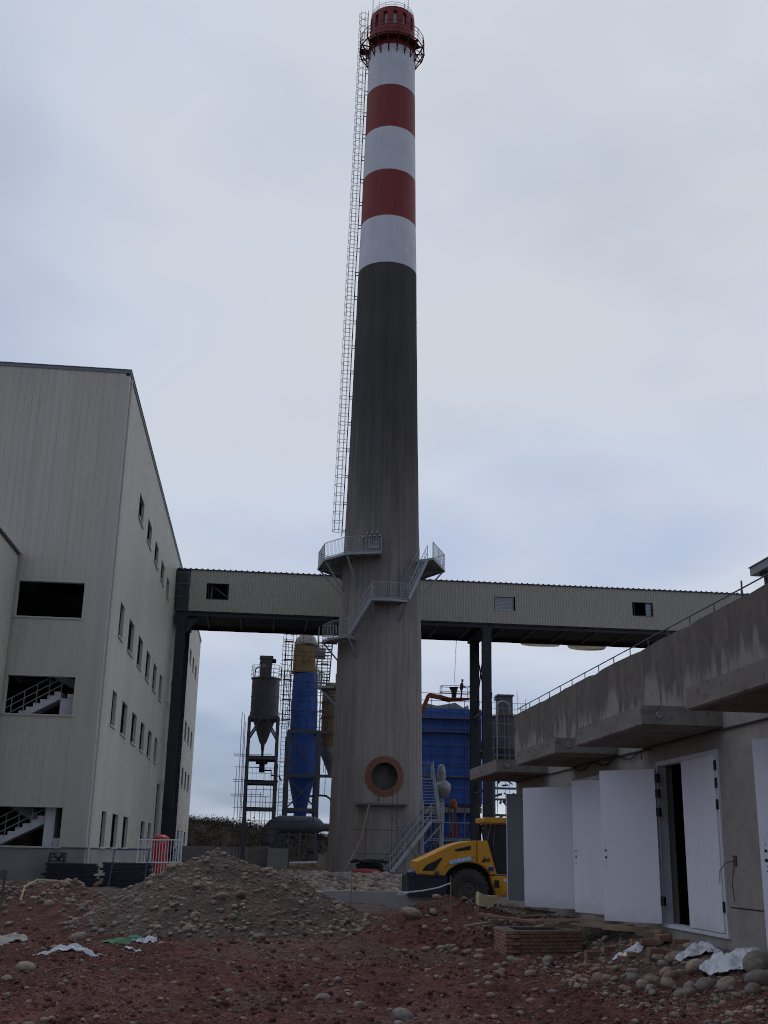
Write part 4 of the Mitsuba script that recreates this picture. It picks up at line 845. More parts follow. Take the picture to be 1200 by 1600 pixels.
single('concrete_block', 'browner concrete footing block left of the pale one', 'block', MB().box((-.42, 92.0, -.2), (.94, 93.6, 1.88)).box((-.2, 92.1, 1.884), (1.2, 93.2, 2.02)), 'm_canopy')
single('concrete_block', 'low grey concrete wall between the duct trestle and the chimney', 'wall', MB().box((4.9, 91, -.2), (6.4, 91.4, 1.5)), 'm_plinth')
single('retaining_wall', 'low concrete retaining wall at the foot of the hill beside the factory hall', 'wall', MB().box((-7.6, 109.8, -.3), (2, 110.2, 1.95)), 'm_plinth')
for i in range(12):
    x = r4.uniform(2.4, 6.0); a = r4.uniform(-.25, .25)
    single('timber_offcut', 'piece of scrap timber lying before the concrete blocks', 'plank', MB().bar((x - .9, 84 + i * .22, .45 + .03 * i), (x + .9, 84.3 + i * .2 + a * 3, .5 + .03 * i + a * .6), .12, .05), 'm_wood', group='scrap timber at the chimney foot')
single('white_pipe', 'short white pipe lying before the concrete blocks', 'pipe', MB().tube([(2.5, 85.2, .86), (4.5, 85.0, .93)], .07, 10), 'm_white', 40)
# ---- the scaffolded building wrapped in blue
bb = thing('wrapped_building', 'broad plant building wrapped in bright blue sheet to the right of the chimney', 'building')
def sheet(x0, x1, z0, z1, y, amp=.05, seed=0):
    xs, zs = np.linspace(x0, x1, 60), np.linspace(z0, z1, 60); X_, Z_ = np.meshgrid(xs, zs)
    q = np.stack([X_ * 1.3, Z_ * .5, X_ * 0 + seed], -1); Yv = y - amp * 2 * meshkit.fbm(q * 1.6, 3, seed) - .03 * np.sin(Z_ * 3.9) ** 8
    i = (np.arange(59)[:, None] * 60 + np.arange(59)[None]).reshape(-1, 1)
    return np.stack([X_, Yv, Z_], -1).reshape(-1, 3), np.hstack([i, i + 1, i + 61, i + 60])
xs_ = [12.6, 14.9, 17.2, 19.5, 21.2]; zs_ = [6.25, 9.3, 12.3, 15.2]
for a, b in zip(xs_[:-1], xs_[1:]):
    for c, d in zip(zs_[:-1], zs_[1:]): put(bb + '__blue_sheet', sheet(a, b + .02, c, d + .02, 108 + r4.uniform(-.02, .02), .07, int(a * 7 + c)), 'm_blue', True)
put(bb + '__body', MB().box((12.6, 108.15, 6.0), (21.2, 116, 15.0)), 'm_deep_blue')
put(bb + '__parapet_sheet', MB().prism([(14.5, 15.2), (20.2, 15.2), (20.1, 15.75), (19.6, 15.5), (18.8, 15.95), (17.0, 15.6), (16.0, 15.8), (14.6, 15.5)], 'y', 109, 109.3), 'm_insulated')
for x in (13.2, 17.0, 20.8):
    for y in (108.4, 115): put(bb + '__column', MB().bar((x, y, -.1), (x, y, 6.2), .35), 'm_grey_steel')
put(bb + '__edge_beam', MB().bar((12.6, 108.1, 5.7), (21.2, 108.1, 5.7), .3, .5), 'm_plinth')
put(bb + '__lower_sheet', sheet(15.2, 20.6, .3, 6.2, 109.4, .2, 9), 'm_blue', True)
put(bb + '__brace', MB().bar((17.0, 108.4, .6), (18.9, 108.4, 5.2), .13).bar((20.8, 108.5, 5.2), (18.9, 108.5, .6), .13), 'm_grey_steel')
s3 = thing('scaffolding', 'light tube scaffolding over the face of the blue wrapped building', 'scaffolding')
for x in (14.6, 16.2, 17.9, 19.4, 20.7): put(s3 + '__pole', MB().tube([(x, 107.4, 0), (x + .03, 107.4, 16.2)], .034, 5), 'm_scaffold')
for i, z in enumerate((1.6, 3.2, 4.5, 6.1, 7.6, 8.7, 9.7, 10.7, 11.6, 12.9, 14.2, 15.9, 16.6)):
    put(s3 + '__ledger', MB().tube([(12.8, 107.35, z), (21.2 - r4.uniform(0, .4), 107.35, z + r4.uniform(-.05, .05))], .030, 5), 'm_scaffold')
    if i in (5, 9, 10): put(s3 + '__board', MB().box((12.8, 107.42, z + .03), (21, 107.9, z + .08)), 'm_wood')
# ---- right silo, its filter and bent pipe
sl = thing('steel_silo', 'dark grey steel silo with a filter box right of the gallery columns', 'silo')
put(sl + '__vessel', MB().lathe([(.5, 9.6), (1.75, 11.3), (1.75, 14.15), (1.82, 14.16), (1.82, 14.25), (0, 14.4)], (23.1, 105.5), 40), 'm_silo', 30)
put(sl + '__filter_box', MB().box((22.25, 104.9, 14.3), (23.65, 106.1, 16.2)).box((22.15, 104.8, 16.201), (23.75, 106.2, 16.36)).box((22.0, 105.0, 15.85), (22.24, 105.8, 16.2)), 'm_silo')
put(sl + '__rim', MB().lathe([(1.86, 14.26), (1.92, 14.26), (1.92, 14.36), (1.86, 14.36)], (23.1, 105.5), 40), 'm_yellow_wool')
put(sl + '__railing', fence([(21.4, 104.1, 14.35), (24.8, 104.1, 14.35), (24.8, 106, 14.35)], 1.1, .5, (1, .5), .022), 'm_galv')
put(sl + '__bent_pipe', MB().tube([(21.75, 103.3, 2)] + [(21.75, 103.3, 14.5)] + [(22.35 - .6 * math.cos(t), 103.3, 14.9 + .55 * math.sin(t)) for t in np.linspace(.2, 2.9, 9)] + [(22.95, 103.4, 14.4)], .10, 8), 'm_galv', 40)
for x in (21.6, 24.6):
    for y in (104.2, 106.8): put(sl + '__leg', MB().bar((x, y, -.1), (x, y, 12.4), .24), 'm_grey_steel')
for z in (10.6, 7.6, 6.6, 5.2, 3.6): put(sl + '__beam', MB().bar((21.6, 104.2, z), (24.6, 104.2, z), .16, .2), 'm_grey_steel')
for z in (11.2, 12.2, 13.4): put(sl + '__guard_bar', MB().tube([(21.3, 103.4, z), (23.9, 103.4, z)], .025, 5), 'm_galv')
put(sl + '__ladder', MB().tube([(22.55, 103.6, 5), (22.55, 103.6, 14.5)], .025, 5).tube([(22.95, 103.6, 5), (22.95, 103.6, 14.5)], .025, 5), 'm_galv')
m = MB()
for i in range(40):
    x, z = r4.uniform(21.8, 25.2), r4.uniform(3.0, 9.2); m.bar((x, 105.0, z), (x + r4.uniform(-.7, .7), 105.2, z + r4.uniform(-.5, .5)), r4.uniform(.05, .2))
put(sl + '__pipework', m, 'm_black_steel', kind='stuff', label='tangle of dark pipes and beams under the right silo')
for x, z in ((23.95, 16.6), (24.75, 15.9)): tube_thing('lightning_rod', 'thin lightning rod beside the right silo filter', 'rod', (x, 104.3, 14.3), (x, 104.3, z), .022, 'm_galv', 'rods beside the right silo')
# ---- insulated vessel and steelwork right of the chimney's foot
iv = thing('insulated_vessel', 'shiny insulated vessel with a domed neck beside the chimney stair', 'vessel')
put(iv + '__neck', MB().lathe([(.34, 7.6), (.36, 8.55), (.33, 8.62), (.30, 8.95), (.16, 9.12), (0, 9.16)], (15.7, 98), 24).lathe([(.40, 7.95), (.42, 8.0), (.40, 8.05)], (15.7, 98), 24), 'm_insulated', 40)
put(iv + '__belly', MB().lathe([(.2, 6.3), (.55, 6.6), (.68, 7.1), (.62, 7.5), (.34, 7.75)], (15.85, 98), 28), 'm_insulated', 40)
put(iv + '__stem', MB().tube([(15.75, 98, 2.0), (15.75, 98, 6.4)], .14, 12), 'm_insulated', 40)
put(iv + '__leg', MB().bar((15.1, 97.6, 0), (15.1, 97.6, 6.4), .1), 'm_grey_steel'); put(iv + '__leg', MB().bar((16.4, 97.6, 0), (16.4, 97.6, 6.4), .1), 'm_grey_steel')
ov = thing('orange_machine', 'orange machine on the steelwork in front of the blue wrapped building', 'machine')
put(ov + '__head', MB().lathe([(.1, 5.4), (.34, 5.5), (.30, 5.95), (.12, 6.2), (0, 6.22)], (16.55, 96.8), 10).bar((16.2, 96.6, 5.6), (16.95, 96.6, 6.1), .12).bar((16.3, 96.5, 5.9), (16.8, 96.5, 5.3), .1), 'm_orange')
put(ov + '__arm', MB().bar((16.7, 96.8, 5.5), (16.75, 96.8, 3.2), .16), 'm_scaffold'); put(ov + '__cylinder', MB().tube([(16.72, 96.7, 3.0), (16.74, 96.7, 4.3)], .16, 10), 'm_red_cloth', 40)
fr_ = thing('steel_staging', 'low steel staging of posts and rails between the chimney stair and the roller', 'staging')
for x in (14.4, 15.3, 16.2, 17.2, 18.4): put(fr_ + '__post', MB().bar((x, 95, -.1), (x, 95, 5.0 if x < 17.5 else 3.0), .10), 'm_grey_steel')
for z in (1.2, 2.9, 4.2): put(fr_ + '__rail', MB().bar((14.2, 94.9, z), (18.6, 94.9, z), .08), 'm_galv')
put(fr_ + '__deck', MB().box((14.2, 94.6, 2.72), (18.5, 96.2, 2.80)), 'm_galv')
m = MB()
for i in range(46):
    x, z = r4.uniform(13.2, 18.6), r4.uniform(.4, 4.6); m.bar((x, 97.4, z), (x + r4.uniform(-.8, .8), 97.8, z + r4.uniform(-.8, .8)), r4.uniform(.04, .16))
put(fr_ + '__pipework', m, 'm_scaffold', kind='stuff', label='tangle of pipes behind the staging')
single('white_sack', 'white sacks lying on the staging behind the roller', 'sack', (lambda a: (a[0] * [.7, .4, .35] + [17.3, 90, 1.9], a[1]))(rock(4, 2, .3)), 'm_white', True)
# ---- cherry picker with a man in its basket
cp = thing('boom_lift', 'orange boom lift raising its basket above the blue wrapped building', 'lift')
BY = 104.0
put(cp + '__boom', MB().bar((10.5, BY, 2.4), (14.55, BY, 13.6), .42, .5).bar((14.4, BY, 13.4), (15.42, BY, 15.92), .30, .36), 'm_orange')
put(cp + '__jib', MB().prism([(15.25, 15.98), (15.5, 16.1), (16.6, 15.95), (17.9, 15.62), (18.0, 15.40), (17.2, 15.36), (16.4, 15.58), (15.5, 15.80)], 'y', BY - .14, BY + .14), 'm_orange')
put(cp + '__cylinder', MB().tube([(15.5, BY - .2, 15.72), (17.2, BY - .2, 15.45)], .07, 8), 'm_black_steel', 40)
bk = put(cp + '__basket', MB().box((16.6, BY - .5, 15.62), (19.25, BY + .6, 15.72)).prism([(17.2, 15.35), (19.25, 15.58), (19.25, 15.62), (16.8, 15.62)], 'y', BY - .2, BY + .2), 'm_orange')
put(bk + '__rail', fence([(16.6, BY - .5, 15.72), (19.25, BY - .5, 15.72), (19.25, BY + .6, 15.72), (16.6, BY + .6, 15.72), (16.6, BY - .5, 15.72)], 1.1, 9, (1, .5), .028), 'm_scaffold')
put(bk + '__control_box', MB().prism([(17.35, 16.7), (18.15, 16.72), (18.05, 16.35), (17.95, 15.75), (17.6, 15.75), (17.55, 16.3)], 'y', BY - .45, BY - .05), 'm_black')
put(cp + '__chassis', MB().box((8.6, BY - 1.1, .7), (12.2, BY + 1.1, 1.3)).box((9.4, BY - .9, 1.31), (11.6, BY + .9, 2.5)), 'm_orange')
for x in (9.1, 11.7):
    for y in (-1.0, 1.0): put(cp + '__wheel', MB().lathe([(0, -.16), (.46, -.16), (.5, -.1), (.5, .1), (.46, .16), (0, .16)], (0, 0), 20).move(np.array([[1, 0, 0, x], [0, 0, -1, BY + y], [0, 1, 0, .82], [0, 0, 0, 1.0]])), 'm_rubber', 40)
tube_thing('hoist_rope', 'thin rope hanging from the gallery to the boom lift basket', 'rope', (15.95, 91.9, 19.1), (15.78, 91.9, 15.3), .018, 'm_black')
def body(joints, bones, ref=.05):
    out = None
    for a, b in bones:
        hull = m3.Manifold.batch_hull([m3.Manifold.sphere(joints[k][1], 16).translate(list(map(float, joints[k][0]))) for k in (a, b)])
        out = hull if out is None else out + hull
    mm = out.to_mesh(); t = trimesh.Trimesh(mm.vert_properties[:, :3], mm.tri_verts, process=True); t = t.subdivide()
    trimesh.smoothing.filter_taubin(t, iterations=6); return t
px0, py0, pz0 = 18.55, BY + .05, 15.72
def J(x, y, z, r): return (np.array([px0 + x, py0 + y, pz0 + z]), r)
jn = dict(pel=J(0, 0, .92, .15), che=J(.03, 0, 1.28, .165), sl=J(.03, .17, 1.40, .07), sr=J(.03, -.17, 1.40, .07), nk=J(.05, 0, 1.50, .055), hd=J(.08, 0, 1.63, .085), hd2=J(.10, 0, 1.70, .08),
          hl=J(0, .09, .90, .095), hr=J(0, -.09, .90, .095), kl=J(.04, .10, .50, .065), kr=J(-.02, -.10, .50, .065), al=J(-.02, .10, .09, .05), ar=J(-.10, -.10, .09, .05), fl=J(.13, .10, .04, .04), fr=J(.05, -.10, .04, .04),
          el=J(.06, .25, 1.12, .045), er=J(.06, -.25, 1.12, .045), wl=J(.30, .22, 1.06, .032), wr=J(.30, -.22, 1.06, .032))
pe = thing('person', 'person in dark work clothes standing in the lift basket with hands on its rail', 'person')
put(pe + '__body', body(jn, [('pel', 'che'), ('che', 'sl'), ('che', 'sr'), ('sl', 'sr'), ('che', 'nk'), ('nk', 'hd'), ('hd', 'hd2'), ('pel', 'hl'), ('pel', 'hr'), ('hl', 'kl'), ('hr', 'kr'), ('kl', 'al'), ('kr', 'ar'), ('al', 'fl'), ('ar', 'fr'), ('sl', 'el'), ('sr', 'er'), ('el', 'wl'), ('er', 'wr')]), 'm_dark_cloth', True)
m = MB()
for s in (-1, 1):
    w = np.array([px0 + .32, py0 + s * .22, pz0 + 1.06])
    for f in range(4): m.tube([w + [.0, (f - 1.5) * .019, .01], w + [.06, (f - 1.5) * .021, .02], w + [.10 - .006 * abs(f - 1.2), (f - 1.5) * .021, -.015], w + [.085, (f - 1.5) * .021, -.05]], [.013, .010, .009, .007], 6)
    m.tube([w, w + [.03, -s * .045, .0], w + [.06, -s * .05, -.03]], [.014, .011, .008], 6).tube([w - [.03, 0, 0], w + [.05, 0, .01]], [.032, .036], 8)
put(pe + '__hand', m, 'm_skin', 40)
put(pe + '__helmet', MB().lathe([(.13, 1.70), (.112, 1.715), (.105, 1.77), (.07, 1.82), (0, 1.835)], (0, 0), 16).move(np.array([[1, 0, 0, px0 + .09], [0, 1, 0, py0], [0, 0, 1, pz0], [0, 0, 0, 1.0]])), 'm_dark_trim', 40)
put(pe + '__face', MB().lathe([(.02, 1.56), (.05, 1.6), (.06, 1.66), (.05, 1.70)], (0, 0), 12).move(np.array([[1, 0, 0, px0 + .125], [0, 1, 0, py0], [0, 0, 1, pz0], [0, 0, 0, 1.0]])).tube([(px0 + .18, py0, pz0 + 1.66), (px0 + .205, py0, pz0 + 1.625)], .012, 5), 'm_skin', 40)

# ================================================================ the road roller
RY = 40.0
ro = thing('road_roller', 'yellow road roller parked before the chimney, its cab half hidden by the grey door leaf', 'roller')
hood = Polygon([(5.58, 1.01), (5.60, 1.43), (5.85, 1.55), (6.09, 1.65), (6.5, 1.86), (6.91, 2.03), (7.16, 2.10), (7.45, 2.15), (7.69, 2.17), (7.69, 1.40), (7.55, 1.425), (7.37, 1.43), (7.22, 1.415), (7.08, 1.385), (6.95, 1.33), (6.83, 1.26), (6.72, 1.18), (6.63, 1.08), (6.57, .98), (6.3, .98)])
shoulder = Polygon([(7.705, 2.17), (8.06, 2.18), (8.12, 2.02), (8.20, 1.75), (8.40, 1.06), (8.17, 1.02), (8.10, 1.14), (8.02, 1.22), (7.9, 1.31), (7.78, 1.365), (7.705, 1.39)])
def rounded(poly, y0, y1, e=.05):
    m = MB(); inner = poly.buffer(-e); m.prism(inner, 'y', y0, y1)
    return m.prism(poly.buffer(-e * .45), 'y', y0 + e * .28, y1 - e * .28).prism(poly, 'y', y0 + e, y1 - e)
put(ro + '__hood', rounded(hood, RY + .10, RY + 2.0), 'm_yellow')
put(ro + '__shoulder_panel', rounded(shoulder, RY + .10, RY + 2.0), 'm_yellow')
put(ro + '__hood_ridge', MB().prism(LineBand := shapely.LineString([(6.35, 1.02), (6.52, 1.28), (6.78, 1.47), (7.1, 1.60), (7.4, 1.655), (7.68, 1.64)]).buffer(.022), 'y', RY + .07, RY + .14), 'm_yellow')
g = put(ro + '__grille', MB().prism([(5.76, 1.13), (5.90, 1.31), (6.43, 1.57), (6.47, 1.55), (6.18, 1.14)], 'y', RY + .085, RY + .15), 'm_black')
for i in range(5):
    t = .15 + .17 * i; put(g + '__slat', MB().bar((5.80 + .38 * t, RY + .08, 1.15 + .36 * t * .55), (6.2 + .22 * t, RY + .08, 1.15 + .37 * t), .018), 'm_rubber')
put(ro + '__vent', MB().prism([(6.91, 1.86), (7.47, 2.0), (7.47, 1.85), (6.93, 1.79)], 'y', RY + .085, RY + .15), 'm_black')
put(ro + '__vent_lip', MB().prism([(7.0, 1.87), (7.42, 1.97), (7.42, 1.94), (7.0, 1.845)], 'y', RY + .07, RY + .084), 'm_rubber')
put(ro + '__tail_lamp', MB().lathe([(.075, 0), (.085, .03), (.05, .06), (0, .065)], (0, 0), 16).move(np.array([[1, 0, 0, 6.28], [0, 0, -1, RY + .09], [0, 1, 0, 1.07], [0, 0, 0, 1.0]])), 'm_rim', 40)
put(ro + '__chassis', MB().box((5.30, RY + .18, .28), (6.66, RY + 1.95, .975)).box((6.66, RY + .62, .35), (8.4, RY + 1.5, 1.15)).box((5.27, RY + .14, .93), (6.6, RY + .20, .985)), 'm_navy')
put(ro + '__arch_liner', MB().prism(Point(7.40, .53).buffer(.92, 24).intersection(sbox(6.5, .6, 8.3, 1.44)), 'y', RY + .62, RY + 1.46), 'm_black')
put(ro + '__side_step', rounded(Polygon([(8.17, 1.0), (9.9, 1.0), (9.9, .33), (8.38, .32), (8.25, .7)]), RY + .12, RY + 1.9), 'm_yellow')
put(ro + '__hatch', MB().box((8.30, RY + .10, .62), (8.47, RY + .125, .86)), 'm_black')
put(ro + '__reflector', MB().lathe([(.06, 0), (.06, .015), (0, .02)], (0, 0), 14).move(np.array([[1, 0, 0, 8.68], [0, 0, -1, RY + .115], [0, 1, 0, .86], [0, 0, 0, 1.0]])), 'm_plastic_sheet', 40)
cabp = Polygon([(8.10, 2.74), (8.14, 2.15), (8.22, 1.80), (8.40, 1.06), (9.75, 1.06), (9.70, 2.74)])
put(ro + '__cab_frame', MB().prism(cabp.difference(Polygon([(8.18, 2.68), (8.22, 2.2), (8.48, 1.14), (9.0, 1.14), (9.0, 2.68)])).difference(sbox(9.07, 1.14, 9.62, 2.68)), 'y', RY + .28, RY + .34).box((8.12, RY + .35, 1.06), (9.7, RY + 1.8, 1.12)).bar((8.13, RY + 1.8, 1.1), (8.13, RY + 1.8, 2.74), .08).bar((9.68, RY + 1.8, 1.1), (9.68, RY + 1.8, 2.74), .08), 'm_black')
put(ro + '__cab_glass', MB().prism(cabp.buffer(-.05), 'y', RY + .30, RY + .312), 'm_dark_glass')
put(ro + '__cab_seat', MB().box((8.7, RY + .8, 1.13), (9.2, RY + 1.3, 1.55)).box((8.7, RY + .8, 1.551), (8.85, RY + 1.3, 2.2)), 'm_rubber')
put(ro + '__cab_roof', rounded(Polygon([(7.98, 2.81), (7.98, 2.93), (8.03, 2.97), (9.85, 2.97), (9.88, 2.79), (8.2, 2.77)]), RY + .15, RY + 1.95, .03), 'm_yellow')
put(ro + '__rear_pillar', MB().bar((8.22, RY + .26, 2.75), (8.10, RY + .26, 2.16), .05).bar((8.36, RY + .24, 2.74), (8.30, RY + .24, 2.0), .035), 'm_rim')
put(ro + '__front_yoke', MB().box((9.9, RY + .3, .4), (10.3, RY + 1.8, 1.0)).box((10.3, RY + .0, .5), (12.2, RY + .12, .85)).box((10.3, RY + 1.98, .5), (12.2, RY + 2.1, .85)), 'm_yellow')
put(ro + '__drum', MB().lathe([(0, -.92), (.72, -.92), (.75, -.9), (.75, .9), (.72, .92), (0, .92)], (0, 0), 40).move(np.array([[1, 0, 0, 11.2], [0, 0, -1, RY + 1.05], [0, 1, 0, .58], [0, 0, 0, 1.0]])), 'm_grey_steel', 40)
def roller_wheel(y, sgn):
    M = np.array([[1, 0, 0, 7.40], [0, 0, -sgn, y], [0, sgn, 0, .53], [0, 0, 0, 1.0]])
    t = put(ro + '__tyre', MB().lathe([(.34, .20), (.40, .235), (.54, .24), (.62, .21), (.655, .16), (.66, -.16), (.62, -.21), (.40, -.235), (.34, -.2)], (0, 0), 48).move(M), 'm_rubber', 40)
    m = MB(); n = 22
    for i in range(n):
        for s, off in ((1, 0), (-1, .5)):
            a = 2 * np.pi * (i + off) / n
            def q(r, da, z): return [r * math.cos(a + da), r * math.sin(a + da), z]
            v = [q(.635, 0, s * .215), q(.635, .11, s * .215), q(.65, .24, s * .0), q(.65, .16, s * .0), q(.700, .015, s * .185), q(.700, .095, s * .185), q(.705, .23, 0), q(.705, .165, 0)]
            v = [[p[0], p[1], p[2]] for p in v]; w = MB().add(v, [[0, 1, 2, 3], [4, 5, 6, 7], [0, 1, 5, 4], [1, 2, 6, 5], [2, 3, 7, 6], [3, 0, 4, 7]])
            m.add(w.v[0], w.f[0])
    put(t + '__tread', m.move(M), 'm_rubber', kind='stuff', label='chunky diagonal tread lugs')
    r_ = put(ro + '__rim', MB().lathe([(0, .10), (.10, .10), (.11, .16), (.16, .165), (.17, .12), (.27, .11), (.30, .19), (.345, .205), (.34, .15), (.33, .05)], (0, 0), 40).move(M), 'm_rim', 40)
    b = MB()
    for i in range(10): b.lathe([(.017, .11), (.017, .145), (0, .147)], (.215 * math.cos(i * .628), .215 * math.sin(i * .628)), 6)
    put(r_ + '__bolts', b.move(M), 'm_rim', kind='stuff', label='ring of wheel bolts')
roller_wheel(RY + .26, 1); roller_wheel(RY + 1.84, -1)
sk = put(ro + '__number_sticker', MB().prism([(6.71, 1.47), (7.50, 1.65), (7.50, 1.51), (6.72, 1.345)], 'y', RY + .068, RY + .10), 'm_light_blue', label='pale blue sticker carrying a machine number')
tx = meshkit.text_mesh('3-FJ002066', .105, .012, True); v = np.array(tx.vertices); v[:, 0] *= .76 / (v[:, 0].max())
a = math.atan2(.17, .76); x_, z_ = v[:, 0] * math.cos(a) - v[:, 1] * math.sin(a), v[:, 0] * math.sin(a) + v[:, 1] * math.cos(a)
put(sk + '__lettering', (np.stack([6.73 + x_, RY + .066 - v[:, 2], 1.378 + z_], 1), np.array(tx.faces)), 'm_white')
lg = put(ro + '__emblem', MB().prism([(7.84, 1.45), (7.975, 1.63), (7.985, 1.455)], 'y', RY + .08, RY + .11).box((8.00, RY + .08, 1.54), (8.16, RY + .10, 1.575)).box((8.00, RY + .08, 1.48), (8.16, RY + .10, 1.515)), 'm_black', label='black triangular emblem with two bars')
put(ro + '__warning_sticker', MB().box((8.09, RY + .085, 1.16), (8.28, RY + .10, 1.30)), 'm_deep_blue')
put(ro + '__exhaust', MB().tube([(7.85, RY + .9, 2.15), (7.85, RY + .9, 2.45)], .05, 10), 'm_black', 40)
single('blue_rag', 'crumpled blue rag on the tail of the roller', 'rag', (lambda a: (a[0] * [.22, .22, .09] + [5.45, RY + .45, 1.05], a[1]))(rock(9, 3, .5, 2.2)), 'm_blue_steel', True)

# ================================================================ things by the factory hall
ORD = ['topmost', 'second', 'third', 'fourth', 'fifth', 'sixth', 'seventh', 'eighth', 'ninth', 'tenth', 'eleventh', 'twelfth']
r5 = np.random.default_rng(21)
for side, x0, x1, zb, zt, n, y in (('left', -8.62, -6.62, .02, 1.03, 10, 49.6), ('right', -6.28, -4.30, -.08, 1.10, 11, 49.4)):
    th = (zt - zb) / n
    for i in range(n):
        z = zt - th * (i + 1); dx = r5.uniform(-.14, .14) if i else 0
        q = ORD[i] if i == 0 else ORD[i] + ' from the top'
        m = MB().box((x0 + dx, y, z + th * .62), (x1 + dx, y + 1.15, z + th * .94)).box((x0 + dx, y - .01, z + .004), (x0 + .07 + dx, y + 1.15, z + th * .61)).box((x1 - .07 + dx, y - .01, z + .004), (x1 + dx, y + 1.15, z + th * .61)).box((x0 + .08 + dx, y + .03, z + .004), (x1 - .08 + dx, y + .10, z + th * .58))
        single('formwork_panel', f'black formwork panel, {q} of the {side} stack by the plinth' if i else f'topmost black formwork panel of the {side} stack by the plinth', 'panel', m, 'm_navy', group=f'black formwork panels in the {side} stack')
fr = MB()
for a, b in (((-5.80, 1.60), (-4.40, 1.63)), ((-5.80, 1.60), (-5.92, .05)), ((-4.40, 1.63), (-4.50, .05)), ((-5.92, .05), (-4.50, .05))): fr.bar((a[0], 49.25 - (a[1] - 1.6) * -.12, a[1]), (b[0], 49.25 - (b[1] - 1.6) * -.12, b[1]), .045)
single('metal_frame', 'blue grey rectangular metal frame leaning on the right stack of black panels', 'frame', fr, 'm_blue_steel')
fr = MB()
for a, b in (((-8.55, 1.42), (-7.98, 1.42)), ((-8.62, 1.10), (-8.0, 1.10)), ((-8.55, 1.42), (-8.62, 1.05)), ((-7.98, 1.42), (-8.0, 1.05)), ((-8.5, 1.25), (-8.0, 1.25)), ((-8.45, 1.40), (-8.2, 1.1)), ((-8.05, 1.40), (-8.25, 1.12))): fr.bar((a[0], 50.2, a[1]), (b[0], 50.3, b[1]), .04); fr.bar((a[0], 50.7, a[1]), (b[0], 50.7, b[1]), .03)
single('steel_rack', 'small black steel rack standing on the left stack of panels', 'rack', fr, 'm_black')
gt = thing('white_fence', 'white barred fence panel in front of the red drum', 'fence')
for x, z in ((-5.42, 2.22), (-3.44, 2.45), (-3.56, 2.45)): put(gt + '__post', MB().bar((x, 55, 0), (x, 55, z), .07), 'm_white')
for z in (2.06, 1.05): put(gt + '__rail', MB().bar((-5.40, 55, z), (-3.44, 55, z + .03), .06), 'm_white')
for x in np.linspace(-5.22, -3.66, 13): put(gt + '__bar', MB().bar((x, 55.03, .5), (x, 55.03, 2.05), .03), 'm_white')
rd = thing('red_drum', 'bright red ribbed plastic drum with a domed lid behind the white fence', 'drum')
put(rd + '__body', MB().lathe([(.33, .1), (.345, .2), (.345, 2.08)], (-4.48, 56), 32).lathe([(.36, .7), (.36, .74)], (-4.48, 56), 32), 'm_red_plastic', 40)
put(rd + '__lid', MB().lathe([(.37, 2.08), (.40, 2.12), (.39, 2.17), (.28, 2.26), (.1, 2.31), (0, 2.315)], (-4.48, 56), 32), 'm_red_plastic', 40)
for t in np.arange(0, 6.28, .393): put(rd + '__rib', MB().bar((-4.48 + .35 * math.sin(t), 56 + .35 * math.cos(t), .2), (-4.48 + .35 * math.sin(t), 56 + .35 * math.cos(t), 2.06), .03), 'm_red_plastic')
single('wooden_crate', 'brown wooden box against the plinth at the left edge', 'box', MB().box((-11.0, 48.6, .1), (-10.35, 49.6, .62)).box((-11.05, 48.55, .621), (-10.3, 49.65, .66)), 'm_canopy')

# ================================================================ the foreground: stones, bricks, planks, rags
def zs(x, y):
    x, y = np.asarray(x, float), np.asarray(y, float); z = ground_z(x, y)
    q = np.stack([x, y, x * 0], -1)
    for k in RIDGES: z = np.maximum(z, heap(k, x, y) + 0.10 * (np.abs(meshkit.fbm(q * 4.5, 4, 8) - 0.5) * 2 - 0.3) + 0.03 * (meshkit.noise(q * 12, 3) - 0.5))
    return z
def zz1(x, y): return float(zs(np.array([x]), np.array([y]))[0])
STONES = [mikit.ply(rock(i, 3 if i < 4 else 2, a, 1.0, f), 'm_stone', True) for i, (a, f) in enumerate([(.10, (1, .8, .62)), (.14, (1, .7, .5)), (.12, (1, .85, .7)), (.16, (1, .62, .42)), (.22, (1, .8, .6)), (.26, (1, .75, .5)), (.2, (1, .9, .55)), (.3, (1, .7, .6))])]
def mat4(loc, size, yaw, tilt=(0, 0)):
    return T().translate([float(v) for v in loc]).rotate([0, 0, 1], float(yaw)).rotate([1, 0, 0], float(tilt[0])).rotate([0, 1, 0], float(tilt[1])).scale([float(size)] * 3)
taken = []
def cobble(x, y, r, label, group=None, var=None, sink=.25, yaw=None):
    k = int(rng.integers(0, 8)) if var is None else var
    taken.append((x, y, r))
    single('cobble', label, 'stone', {**STONES[k]}, None, group=group, to_world=mat4((x, y, zz1(x, y) + r * (.55 - sink)), r, rng.uniform(0, 360) if yaw is None else yaw, rng.uniform(-18, 18, 2)))
